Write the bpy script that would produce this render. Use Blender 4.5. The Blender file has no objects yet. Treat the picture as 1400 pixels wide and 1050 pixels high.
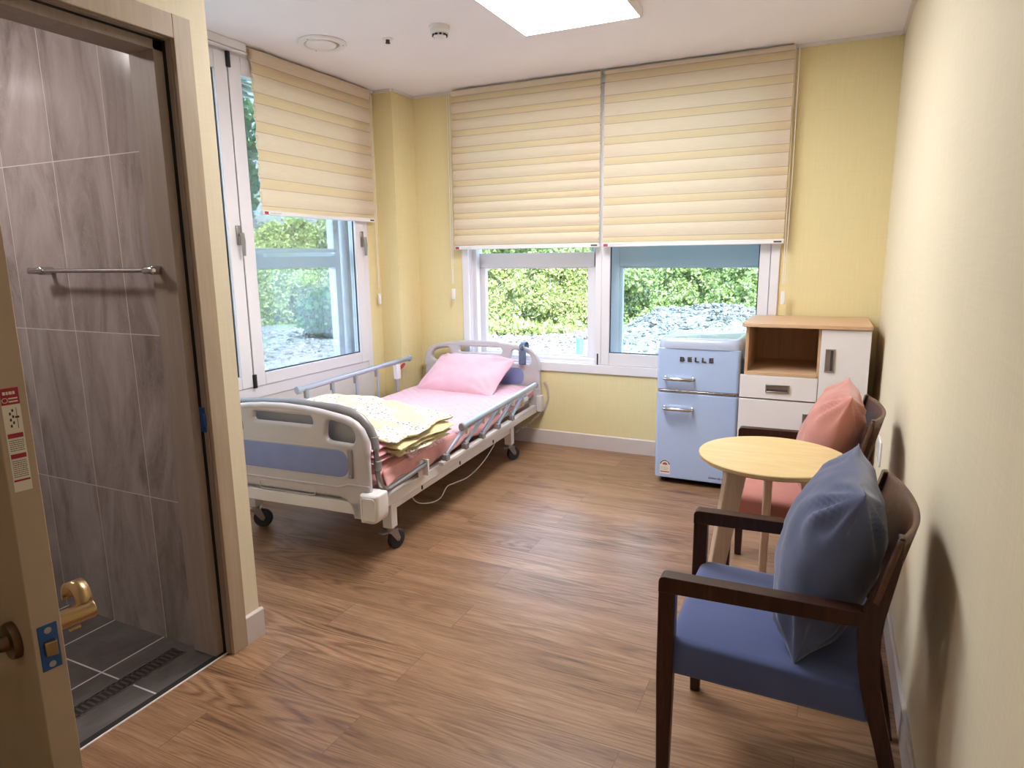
import bpy, bmesh, math, random
import numpy as np
from mathutils import Vector, Matrix, noise as mnoise

rng = np.random.default_rng(7)
random.seed(7)
SC = bpy.context.scene
COL = SC.collection
R = math.radians

# ------------------------------------------------------------------ camera
cam_data = bpy.data.cameras.new('camera')
cam = bpy.data.objects.new('camera', cam_data)
COL.objects.link(cam)
YAW, PITCH, ROLL, FPX = 0.4438551, -0.1873416, -0.0121381, 909.098
fwd = Vector((-math.sin(YAW) * math.cos(PITCH), math.cos(YAW) * math.cos(PITCH), math.sin(PITCH)))
rgt = Vector((math.cos(YAW), math.sin(YAW), 0))
upv = rgt.cross(fwd)
r2 = rgt * math.cos(ROLL) + upv * math.sin(ROLL)
u2 = upv * math.cos(ROLL) - rgt * math.sin(ROLL)
M = Matrix((r2, u2, -fwd)).transposed().to_4x4()
M.translation = Vector((0, 0, 1.37513))
cam.matrix_world = M
cam_data.sensor_fit = 'HORIZONTAL'
cam_data.sensor_width = 36.0
cam_data.lens = 36.0 * FPX / 1400.0
cam_data.clip_start = 0.02
cam_data.clip_end = 200
SC.camera = cam

# ------------------------------------------------------------------ light and exposure
SC.view_settings.view_transform = 'Standard'
SC.view_settings.look = 'None'
SC.view_settings.gamma = 1.0
SC.view_settings.use_curve_mapping = False
SC.view_settings.exposure = 0.80
SUN_STRENGTH = 7.0
SKY_STRENGTH = 4.4
PANEL_STRENGTH = 16.0
ENTRY_STRENGTH = 5.5
BATH_STRENGTH = 56.0

world = bpy.data.worlds.new('sky')
SC.world = world
world.use_nodes = True
wn, wl = world.node_tree.nodes, world.node_tree.links
wn.clear()
wo = wn.new('ShaderNodeOutputWorld')
wb = wn.new('ShaderNodeBackground')
wr = wn.new('ShaderNodeValToRGB')
wtc = wn.new('ShaderNodeTexCoord')
wsp = wn.new('ShaderNodeSeparateXYZ')
wl.new(wtc.outputs['Generated'], wsp.inputs[0])
wl.new(wsp.outputs['Z'], wr.inputs[0])
wr.color_ramp.elements[0].position = 0.0
wr.color_ramp.elements[0].color = (0.84, 0.92, 1.0, 1)
wr.color_ramp.elements[1].position = 0.8
wr.color_ramp.elements[1].color = (0.45, 0.64, 1.0, 1)
wl.new(wr.outputs[0], wb.inputs['Color'])
wb.inputs['Strength'].default_value = SKY_STRENGTH
wl.new(wb.outputs[0], wo.inputs['Surface'])

sun_data = bpy.data.lights.new('sun', 'SUN')
sun_data.energy = SUN_STRENGTH
sun_data.angle = R(0.6)
sun_data.color = (1.0, 0.95, 0.86)
sun = bpy.data.objects.new('sun', sun_data)
COL.objects.link(sun)
sun.rotation_euler = Vector((-0.45, 0.62, -0.80)).to_track_quat('-Z', 'Y').to_euler()

# ------------------------------------------------------------------ materials
def sl(c):
    return tuple(((x / 12.92) if x <= 0.04045 else ((x + 0.055) / 1.055) ** 2.4) for x in c)

def hexc(h):
    h = h.lstrip('#')
    return sl(tuple(int(h[i:i + 2], 16) / 255 for i in (0, 2, 4)))

class NT:
    def __init__(s, name):
        s.mat = bpy.data.materials.new(name)
        s.mat.use_nodes = True
        s.n = s.mat.node_tree.nodes
        s.l = s.mat.node_tree.links
        s.n.clear()
        s.out = s.n.new('ShaderNodeOutputMaterial')
    def new(s, t, **kw):
        nd = s.n.new(t)
        for k, v in kw.items():
            setattr(nd, k, v)
        return nd
    def link(s, a, b):
        s.l.new(a, b)
    def coord(s, scale=(1, 1, 1), loc=(0, 0, 0), rot=(0, 0, 0)):
        tc = s.new('ShaderNodeTexCoord')
        mp = s.new('ShaderNodeMapping')
        mp.inputs['Scale'].default_value = scale
        mp.inputs['Location'].default_value = loc
        mp.inputs['Rotation'].default_value = rot
        s.link(tc.outputs['Object'], mp.inputs['Vector'])
        return mp.outputs[0]
    def noise(s, vec, scale=5, detail=4, rough=0.55, dist=0.0):
        nd = s.new('ShaderNodeTexNoise')
        nd.inputs['Scale'].default_value = scale
        nd.inputs['Detail'].default_value = detail
        nd.inputs['Roughness'].default_value = rough
        nd.inputs['Distortion'].default_value = dist
        s.link(vec, nd.inputs['Vector'])
        return nd.outputs[0]
    def ramp(s, fac, stops, interp='LINEAR'):
        nd = s.new('ShaderNodeValToRGB')
        cr = nd.color_ramp
        cr.interpolation = interp
        while len(cr.elements) < len(stops):
            cr.elements.new(0.5)
        for e, (p, c) in zip(cr.elements, stops):
            e.position = p
            e.color = (*c, 1) if len(c) == 3 else c
        s.link(fac, nd.inputs[0])
        return nd.outputs[0]
    def math(s, op, a, b=None):
        nd = s.new('ShaderNodeMath', operation=op)
        for i, v in enumerate((a, b)):
            if v is None:
                continue
            if isinstance(v, (int, float)):
                nd.inputs[i].default_value = v
            else:
                s.link(v, nd.inputs[i])
        return nd.outputs[0]
    def mix(s, fac, a, b, mode='MIX'):
        nd = s.new('ShaderNodeMix', data_type='RGBA', blend_type=mode)
        for sock, v in ((nd.inputs[0], fac), (nd.inputs[6], a), (nd.inputs[7], b)):
            if isinstance(v, (int, float)):
                sock.default_value = v
            elif isinstance(v, tuple):
                sock.default_value = (*v, 1)
            else:
                s.link(v, sock)
        return nd.outputs[2]
    def bump(s, h, strength=0.2, dist=0.01):
        nd = s.new('ShaderNodeBump')
        nd.inputs['Strength'].default_value = strength
        nd.inputs['Distance'].default_value = dist
        s.link(h, nd.inputs['Height'])
        return nd.outputs[0]
    def bsdf(s, color, rough=0.5, metal=0.0, normal=None, spec=0.5, sheen=0.0, coat=0.0):
        b = s.new('ShaderNodeBsdfPrincipled')
        for key, v in (('Base Color', color), ('Roughness', rough)):
            if isinstance(v, tuple):
                b.inputs[key].default_value = (*v, 1)
            elif isinstance(v, (int, float)):
                b.inputs[key].default_value = v
            else:
                s.link(v, b.inputs[key])
        b.inputs['Metallic'].default_value = metal
        b.inputs['Specular IOR Level'].default_value = spec
        if sheen:
            b.inputs['Sheen Weight'].default_value = sheen
        if coat:
            b.inputs['Coat Weight'].default_value = coat
            b.inputs['Coat Roughness'].default_value = 0.08
        if normal is not None:
            s.link(normal, b.inputs['Normal'])
        s.link(b.outputs[0], s.out.inputs['Surface'])
        return b

def plain(name, h, rough=0.5, metal=0.0, var=0.04, vscale=8, bump=0.0, bscale=60, spec=0.5, sheen=0.0, coat=0.0):
    t = NT(name)
    c = hexc(h) if isinstance(h, str) else h
    v = t.coord()
    n = t.noise(v, vscale, 3)
    lo = tuple(x * (1 - var) for x in c)
    hi = tuple(min(1, x * (1 + var)) for x in c)
    col = t.ramp(n, [(0.3, lo), (0.7, hi)])
    nrm = None
    if bump:
        nrm = t.bump(t.noise(v, bscale, 3), bump, 0.004)
    t.bsdf(col, rough, metal, nrm, spec, sheen, coat)
    return t.mat

def wallpaper(name, h):
    t = NT(name)
    c = hexc(h)
    v = t.coord((180, 180, 5))
    n = t.noise(v, 1.0, 3)
    v2 = t.coord((6, 6, 240))
    n2 = t.noise(v2, 1.0, 2)
    m = t.math('ADD', t.math('MULTIPLY', n, 0.6), t.math('MULTIPLY', n2, 0.4))
    col = t.ramp(m, [(0.3, tuple(x * 0.95 for x in c)), (0.7, tuple(min(1, x * 1.04) for x in c))])
    t.bsdf(col, 0.75, 0, t.bump(m, 0.12, 0.002), 0.3)
    return t.mat

def wood(name, stops, grain=(3, 40, 40), rough=0.4, dist=1.2, fine=0.25, spec=0.4):
    t = NT(name)
    v = t.coord(grain)
    n = t.noise(v, 1.0, 5, 0.6, dist)
    v2 = t.coord(tuple(g * 5 for g in grain))
    n2 = t.noise(v2, 1.0, 3)
    m = t.math('ADD', t.math('MULTIPLY', n, 1 - fine), t.math('MULTIPLY', n2, fine))
    k = len(stops)
    col = t.ramp(m, [(0.3 + 0.4 * i / max(1, k - 1), hexc(s)) for i, s in enumerate(stops)])
    t.bsdf(col, rough, 0, t.bump(m, 0.08, 0.002), spec)
    return t.mat

def floor_mat():
    t = NT('oak_floor')
    tc = t.new('ShaderNodeTexCoord')
    br = t.new('ShaderNodeTexBrick')
    br.offset = 0.37
    br.inputs['Color1'].default_value = (0, 0, 0, 1)
    br.inputs['Color2'].default_value = (1, 1, 1, 1)
    br.inputs['Mortar'].default_value = (0.5, 0.5, 0.5, 1)
    br.inputs['Scale'].default_value = 1.0
    br.inputs['Mortar Size'].default_value = 0.0012
    br.inputs['Mortar Smooth'].default_value = 0.2
    br.inputs['Bias'].default_value = 0.0
    br.inputs['Brick Width'].default_value = 1.21
    br.inputs['Row Height'].default_value = 0.18
    t.link(tc.outputs['Object'], br.inputs['Vector'])
    # per plank offset of the grain
    vm = t.new('ShaderNodeVectorMath', operation='MULTIPLY')
    t.link(br.outputs['Color'], vm.inputs[0])
    vm.inputs[1].default_value = (17.0, 9.0, 5.0)
    va = t.new('ShaderNodeVectorMath', operation='ADD')
    t.link(tc.outputs['Object'], va.inputs[0])
    t.link(vm.outputs[0], va.inputs[1])
    mp = t.new('ShaderNodeMapping')
    mp.inputs['Scale'].default_value = (0.55, 5.6, 1)
    t.link(va.outputs[0], mp.inputs[0])
    n = t.noise(mp.outputs[0], 1.5, 2, 0.4, 0.25)
    rings = t.math('SINE', t.math('MULTIPLY', n, 105.0))
    rings = t.math('POWER', t.math('ADD', t.math('MULTIPLY', rings, 0.5), 0.5), 1.6)
    mpk = t.new('ShaderNodeMapping')
    mpk.inputs['Scale'].default_value = (0.9, 3.0, 1)
    t.link(va.outputs[0], mpk.inputs[0])
    rings = t.math('MULTIPLY', rings, t.ramp(t.noise(mpk.outputs[0], 1.3, 2), [(0.42, (0.25,) * 3), (0.62, (1.0,) * 3)]))
    mp2 = t.new('ShaderNodeMapping')
    mp2.inputs['Scale'].default_value = (11, 330, 1)
    t.link(va.outputs[0], mp2.inputs[0])
    pores = t.noise(mp2.outputs[0], 1.0, 4, 0.7)
    mp3 = t.new('ShaderNodeMapping')
    mp3.inputs['Scale'].default_value = (1.2, 14, 1)
    t.link(va.outputs[0], mp3.inputs[0])
    broad = t.noise(mp3.outputs[0], 1.0, 3)
    m = t.math('ADD', t.math('ADD', t.math('MULTIPLY', rings, -0.16), t.math('MULTIPLY', pores, 0.60)), t.math('MULTIPLY', broad, 0.48))
    col = t.ramp(m, [(0.26, hexc('#583b27')), (0.46, hexc('#876448')), (0.62, hexc('#a27e61')), (0.82, hexc('#b8977b'))])
    tone = t.ramp(br.outputs['Color'], [(0.0, (0.86, 0.85, 0.84)), (1.0, (1.06, 1.05, 1.04))])
    col = t.mix(1.0, col, tone, 'MULTIPLY')
    col = t.mix(t.math('MULTIPLY', br.outputs['Fac'], 0.55), col, hexc('#4a3020'))
    h = t.math('SUBTRACT', m, t.math('MULTIPLY', br.outputs['Fac'], 1.5))
    rr = t.ramp(m, [(0.2, (0.38,) * 3), (0.8, (0.27,) * 3)])
    t.bsdf(col, rr, 0, t.bump(h, 0.12, 0.002), 0.5)
    return t.mat

def tile_mat(name, base, dark, light, grout, size, org, axes, streak, rough, mortar=0.0016):
    """stone look tiles; axes: which object axes are (across, along)"""
    t = NT(name)
    tc = t.new('ShaderNodeTexCoord')
    sp = t.new('ShaderNodeSeparateXYZ')
    t.link(tc.outputs['Object'], sp.inputs[0])
    cb = t.new('ShaderNodeCombineXYZ')
    a = t.math('SUBTRACT', sp.outputs[axes[0]], org[0])
    b = t.math('SUBTRACT', sp.outputs[axes[1]], org[1])
    t.link(a, cb.inputs[0])
    t.link(b, cb.inputs[1])
    br = t.new('ShaderNodeTexBrick')
    br.offset = 0.0
    br.inputs['Color1'].default_value = (0, 0, 0, 1)
    br.inputs['Color2'].default_value = (1, 1, 1, 1)
    br.inputs['Scale'].default_value = 1
    br.inputs['Mortar Size'].default_value = mortar
    br.inputs['Mortar Smooth'].default_value = 0.1
    br.inputs['Brick Width'].default_value = size[0]
    br.inputs['Row Height'].default_value = size[1]
    t.link(cb.outputs[0], br.inputs['Vector'])
    vm = t.new('ShaderNodeVectorMath', operation='MULTIPLY')
    t.link(br.outputs['Color'], vm.inputs[0])
    vm.inputs[1].default_value = (7, 5, 3)
    va = t.new('ShaderNodeVectorMath', operation='ADD')
    t.link(cb.outputs[0], va.inputs[0])
    t.link(vm.outputs[0], va.inputs[1])
    mp = t.new('ShaderNodeMapping')
    mp.inputs['Scale'].default_value = (streak[0], streak[1], 1)
    mp.inputs['Rotation'].default_value = (0, 0, R(7))
    t.link(va.outputs[0], mp.inputs[0])
    n = t.noise(mp.outputs[0], 1.0, 7, 0.62, 1.6)
    mp2 = t.new('ShaderNodeMapping')
    mp2.inputs['Scale'].default_value = (9, 5, 1)
    t.link(va.outputs[0], mp2.inputs[0])
    vein = t.noise(mp2.outputs[0], 1.0, 5, 0.6, 2.5)
    vein = t.math('ABSOLUTE', t.math('SUBTRACT', vein, 0.5))
    veinm = t.ramp(vein, [(0.0, (1, 1, 1)), (0.012, (0, 0, 0))])
    col = t.ramp(n, [(0.3, hexc(dark)), (0.5, hexc(base)), (0.72, hexc(light))])
    col = t.mix(t.math('MULTIPLY', veinm, 0.35), col, hexc(light))
    col = t.mix(br.outputs['Fac'], col, hexc(grout))
    t.bsdf(col, rough, 0, t.bump(t.math('MULTIPLY', br.outputs['Fac'], -1), 0.3, 0.002), 0.5)
    return t.mat

def fabric(name, h, rough=0.9, weave=500, bump=0.25, var=0.08, sheen=0.3, vscale=6):
    t = NT(name)
    c = hexc(h)
    v = t.coord()
    n = t.noise(v, vscale, 4)
    w = t.noise(v, weave, 2)
    col = t.ramp(n, [(0.3, tuple(x * (1 - var) for x in c)), (0.7, tuple(min(1, x * (1 + var)) for x in c))])
    b = t.math('ADD', t.math('MULTIPLY', w, 0.3), t.noise(v, 25, 4))
    t.bsdf(col, rough, 0, t.bump(b, bump, 0.004), 0.2, sheen)
    return t.mat

def quilted(name, h, cell=0.055):
    """cover stitched in a diamond grid"""
    t = NT(name)
    c = hexc(h)
    v = t.coord((1 / cell, 1 / cell, 1 / cell), rot=(0, 0, R(45)))
    sp = t.new('ShaderNodeSeparateXYZ')
    t.link(v, sp.inputs[0])
    def tri(o):
        return t.math('ABSOLUTE', t.math('SUBTRACT', t.math('FRACT', o), 0.5))
    a, b = tri(sp.outputs[0]), tri(sp.outputs[1])
    g = t.math('MAXIMUM', a, b)
    hgt = t.ramp(g, [(0.30, (1, 1, 1)), (0.5, (0, 0, 0))], 'EASE')
    n = t.noise(t.coord(), 40, 4)
    hh = t.math('ADD', hgt, t.math('MULTIPLY', n, 0.8))
    col = t.ramp(n, [(0.3, tuple(x * 0.95 for x in c)), (0.7, tuple(min(1, x * 1.04) for x in c))])
    t.bsdf(col, 0.9, 0, t.bump(hh, 0.5, 0.008), 0.2, 0.3)
    return t.mat

def quilt_print():
    """pale yellow cotton printed with small grey-violet flowers"""
    t = NT('quilt_print')
    v = t.coord()
    big = t.noise(v, 5.5, 3)
    mask = t.ramp(big, [(0.50, (0, 0, 0)), (0.56, (1, 1, 1))])
    vo = t.new('ShaderNodeTexVoronoi')
    vo.inputs['Scale'].default_value = 52
    t.link(v, vo.inputs['Vector'])
    dots = t.ramp(vo.outputs['Distance'], [(0.26, (1, 1, 1)), (0.40, (0, 0, 0))])
    base = t.ramp(t.noise(v, 7, 3), [(0.4, hexc('#efe1aa')), (0.6, hexc('#f3e8c2'))])
    col = t.mix(t.math('MULTIPLY', mask, 0.6), base, hexc('#eee6e6'))
    dcol = t.ramp(t.noise(v, 60, 1), [(0.4, hexc('#6f636e')), (0.55, hexc('#a2855f')), (0.7, hexc('#83839f'))])
    fac = t.math('MULTIPLY', dots, t.math('ADD', t.math('MULTIPLY', mask, 0.7), 0.25))
    col = t.mix(fac, col, dcol)
    wr = t.noise(t.coord((10, 22, 10)), 1.0, 4, 0.6)
    t.bsdf(col, 0.9, 0, t.bump(wr, 0.55, 0.015), 0.2, 0.2)
    return t.mat

def glass_mat(name, tint, refl=1.0):
    t = NT(name)
    tr = t.new('ShaderNodeBsdfTransparent')
    tr.inputs[0].default_value = (*tint, 1)
    gl = t.new('ShaderNodeBsdfGlossy')
    gl.inputs['Roughness'].default_value = 0.02
    fr = t.new('ShaderNodeFresnel')
    fr.inputs[0].default_value = 1.45
    mx = t.new('ShaderNodeMixShader')
    t.link(t.math('MULTIPLY', fr.outputs[0], refl), mx.inputs[0])
    t.link(tr.outputs[0], mx.inputs[1])
    t.link(gl.outputs[0], mx.inputs[2])
    t.link(mx.outputs[0], t.out.inputs['Surface'])
    return t.mat

def blind_mat(name, h, sheer):
    t = NT(name)
    c = hexc(h)
    v = t.coord((14, 14, 500))
    n = t.noise(v, 1.0, 3)
    col = t.ramp(n, [(0.3, tuple(x * 0.94 for x in c)), (0.7, tuple(min(1, x * 1.04) for x in c))])
    d = t.new('ShaderNodeBsdfDiffuse')
    tl = t.new('ShaderNodeBsdfTranslucent')
    t.link(col, d.inputs[0])
    t.link(col, tl.inputs[0])
    mx = t.new('ShaderNodeMixShader')
    mx.inputs[0].default_value = 0.40
    t.link(d.outputs[0], mx.inputs[1])
    t.link(tl.outputs[0], mx.inputs[2])
    if sheer:
        tr = t.new('ShaderNodeBsdfTransparent')
        m2 = t.new('ShaderNodeMixShader')
        m2.inputs[0].default_value = sheer
        t.link(mx.outputs[0], m2.inputs[1])
        t.link(tr.outputs[0], m2.inputs[2])
        t.link(m2.outputs[0], t.out.inputs['Surface'])
    else:
        t.link(mx.outputs[0], t.out.inputs['Surface'])
    return t.mat

def emit_mat(name, color, strength):
    t = NT(name)
    e = t.new('ShaderNodeEmission')
    e.inputs[0].default_value = (*color, 1)
    e.inputs[1].default_value = strength
    t.link(e.outputs[0], t.out.inputs['Surface'])
    return t.mat

def leaf_mat(name, cols, trans=0.25):
    t = NT(name)
    g = t.new('ShaderNodeNewGeometry')
    k = len(cols)
    col = t.ramp(g.outputs['Random Per Island'], [(i / max(1, k - 1), hexc(c)) for i, c in enumerate(cols)])
    d = t.new('ShaderNodeBsdfDiffuse')
    tl = t.new('ShaderNodeBsdfTranslucent')
    t.link(col, d.inputs[0])
    t.link(col, tl.inputs[0])
    mx = t.new('ShaderNodeMixShader')
    mx.inputs[0].default_value = trans
    t.link(d.outputs[0], mx.inputs[1])
    t.link(tl.outputs[0], mx.inputs[2])
    t.link(mx.outputs[0], t.out.inputs['Surface'])
    return t.mat

def ground_mat():
    t = NT('gravel_ground')
    v = t.coord()
    vo = t.new('ShaderNodeTexVoronoi')
    vo.inputs['Scale'].default_value = 22
    t.link(v, vo.inputs['Vector'])
    st = t.ramp(vo.outputs['Color'], [(0.0, hexc('#5a5c5f')), (0.5, hexc('#868686')), (1.0, hexc('#a6a49f'))])
    n = t.noise(v, 0.9, 4)
    gm = t.ramp(n, [(0.52, (0, 0, 0)), (0.62, (1, 1, 1))])
    grs = t.ramp(t.noise(v, 25, 3), [(0.3, hexc('#63783f')), (0.7, hexc('#8b9963'))])
    col = t.mix(t.math('MULTIPLY', gm, 0.6), st, grs)
    t.bsdf(col, 0.95, 0, t.bump(vo.outputs['Distance'], 0.6, 0.03), 0.2)
    return t.mat

MT = {}
MT['wall_yellow'] = wallpaper('yellow_wallpaper', '#e5d5a3')
MT['wall_cream'] = wallpaper('cream_wallpaper', '#e6dabe')
MT['ceiling'] = plain('ceiling_paper', '#f3eff4', 0.8, var=0.006, bump=0.05, bscale=200)
MT['white_trim'] = plain('white_trim', '#ddd6d2', 0.5)
MT['base_trim'] = plain('skirting_film', '#cfc4bf', 0.5)
MT['floor'] = floor_mat()
MT['tile'] = tile_mat('marble_tile', '#9b908d', '#7c716c', '#b2a8a6', '#cfc8c4', (0.30, 0.585), (-2.15, 0.55), (0, 2), (5.5, 1.5), 0.17)
MT['bath_floor'] = tile_mat('slate_tile', '#57524f', '#4a4542', '#67615e', '#d0cbc6', (0.285, 0.5), (-2.165, 1.25), (0, 1), (6, 5), 0.45, 0.003)
MT['frame_wood'] = wood('door_frame_film', ['#a8957e', '#b09d86', '#b8a68f'], (40, 40, 2), 0.5)
MT['jamb_wood'] = wood('jamb_film', ['#8f8279', '#988b82', '#a19489'], (40, 40, 2), 0.5)
MT['door_film'] = plain('door_film', '#b9a590', 0.5, var=0.03)
MT['gasket'] = plain('black_rubber', '#141312', 0.7)
MT['pvc'] = plain('white_upvc', '#e3dfe3', 0.35, var=0.01)
MT['glass'] = glass_mat('clear_glass', (0.985, 0.99, 0.99), 0.25)
MT['tint'] = glass_mat('blue_glass', (0.84, 0.925, 0.95), 0.35)
MT['black'] = plain('black_plastic', '#17171a', 0.4)
MT['chrome'] = plain('chrome', '#c9c9cc', 0.18, 1.0, var=0.02)
MT['steel'] = plain('brushed_steel', '#a5a3a2', 0.35, 1.0, bump=0.05, bscale=300)
MT['brass'] = plain('satin_bronze', '#b49a72', 0.32, 1.0, var=0.03)
MT['darkbronze'] = plain('dark_bronze', '#6d5a48', 0.38, 1.0, var=0.05)
MT['blind'] = blind_mat('blind_fabric', '#f3e4cf', 0)
MT['sheer'] = blind_mat('blind_sheer', '#eedcb9', 0.0)
MT['blind_line'] = blind_mat('blind_band_edge', '#cdb9a4', 0)
MT['white_plastic'] = plain('white_plastic', '#e9e6e6', 0.4, var=0.01)
MT['label_white'] = plain('label_paper', '#ece5da', 0.6, var=0.02)
MT['label_red'] = plain('label_red', '#a5283f', 0.6)
MT['label_dark'] = plain('label_ink', '#4a3f3d', 0.7)
MT['blue_plate'] = plain('blue_film_on_steel', '#1d4f93', 0.35)
MT['bed_plastic'] = plain('grey_abs', '#c3bcbf', 0.42, var=0.02)
MT['bed_panel'] = plain('violet_blue_panel', '#808cbd', 0.4, var=0.05, vscale=14)
MT['bed_metal'] = plain('white_powder_coat', '#e2dddb', 0.4, var=0.01)
MT['rail_alu'] = plain('anodised_rail', '#b3bdcd', 0.3, 0.55, var=0.02)
MT['grey_plastic'] = plain('grey_plastic', '#8e898c', 0.45)
MT['tube_grey'] = plain('grey_tube', '#8f8b8c', 0.4, 0.3)
MT['tyre'] = plain('black_tyre', '#26262a', 0.6)
MT['pink_cover'] = quilted('pink_quilted_cover', '#ebc0cb')
MT['pink_sheet'] = fabric('pink_sheet', '#dda09c', bump=0.2)
MT['pink_pillow'] = fabric('pink_pillow_cotton', '#edbbc7', bump=0.25)
MT['pink_pad'] = fabric('pink_pad_cotton', '#e0a4ab', bump=0.5)
MT['quilt'] = quilt_print()
MT['quilt_edge'] = fabric('quilt_edge', '#dccf9f', bump=0.5)
MT['remote'] = plain('slate_plastic', '#5d6a80', 0.4)
MT['fridge'] = plain('pale_blue_enamel', '#b2c6ea', 0.16, var=0.01, coat=0.5)
MT['fridge_lid'] = plain('pale_blue_plastic', '#b5bfd6', 0.2, var=0.01, coat=0.4)
MT['fridge_dark'] = plain('fridge_black', '#1b1b1e', 0.5)
MT['oak'] = wood('light_oak_melamine', ['#c29d78', '#cfab88', '#d9b896'], (2, 30, 30), 0.45)
MT['oak_dark'] = wood('oak_melamine_vertical', ['#bd9672', '#caa480', '#d4b08d'], (30, 30, 2), 0.45)
MT['white_mela'] = plain('white_melamine', '#eae4e4', 0.35, var=0.01)
MT['handle_grey'] = plain('satin_handle', '#a39a98', 0.35, 0.8)
MT['birch'] = wood('rubberwood', ['#d0b37c', '#d9be8b', '#e2c99a'], (3, 26, 26), 0.4)
MT['birch_leg'] = wood('pale_ash', ['#c8ab92', '#d4b9a2', '#dec6b1'], (40, 40, 3), 0.45)
MT['walnut'] = wood('dark_walnut', ['#28150f', '#382017', '#472b20'], (40, 40, 4), 0.33)
MT['walnut_ply'] = wood('walnut_ply', ['#4a3024', '#5a3c2d', '#6a4a38'], (5, 40, 40), 0.35)
MT['ply_edge'] = plain('ply_edge', '#8a6a50', 0.4)
MT['blue_fabric'] = fabric('blue_grey_upholstery', '#4f5a86', bump=0.12, sheen=0.35)
MT['blue_cushion'] = fabric('blue_grey_cushion', '#586080', bump=0.12, sheen=0.35)
MT['coral_fabric'] = fabric('coral_upholstery', '#b5756a', bump=0.12, sheen=0.3)
MT['coral_cushion'] = fabric('coral_cushion', '#bd8177', bump=0.12, sheen=0.3)
MT['lamp_on'] = emit_mat('lamp_diffuser', (0.98, 0.98, 1.0), PANEL_STRENGTH)
MT['entry_on'] = emit_mat('entry_lamp', (1.0, 0.88, 0.72), ENTRY_STRENGTH)
MT['bath_on'] = emit_mat('bath_lamp', (1.0, 0.92, 0.88), BATH_STRENGTH)
MT['ground'] = ground_mat()
MT['hill'] = plain('hillside_soil', '#5f7a44', 0.95, var=0.3, vscale=2)
MT['leaf_bright'] = leaf_mat('bright_leaves', ['#7f9350', '#98aa64', '#b0bb80', '#c2c79d', '#8b9e5a', '#b9be8c'])
MT['leaf_dark'] = leaf_mat('dark_leaves', ['#25462f', '#35593b', '#4a6f47', '#62855a'])
MT['stone'] = leaf_mat('rubble_stone', ['#545453', '#787775', '#959491', '#aeaba6'], 0.0)
MT['green_pipe'] = plain('green_pipe', '#5cc39a', 0.5)
MT['bark'] = plain('bark', '#5b4a3a', 0.9)

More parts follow.
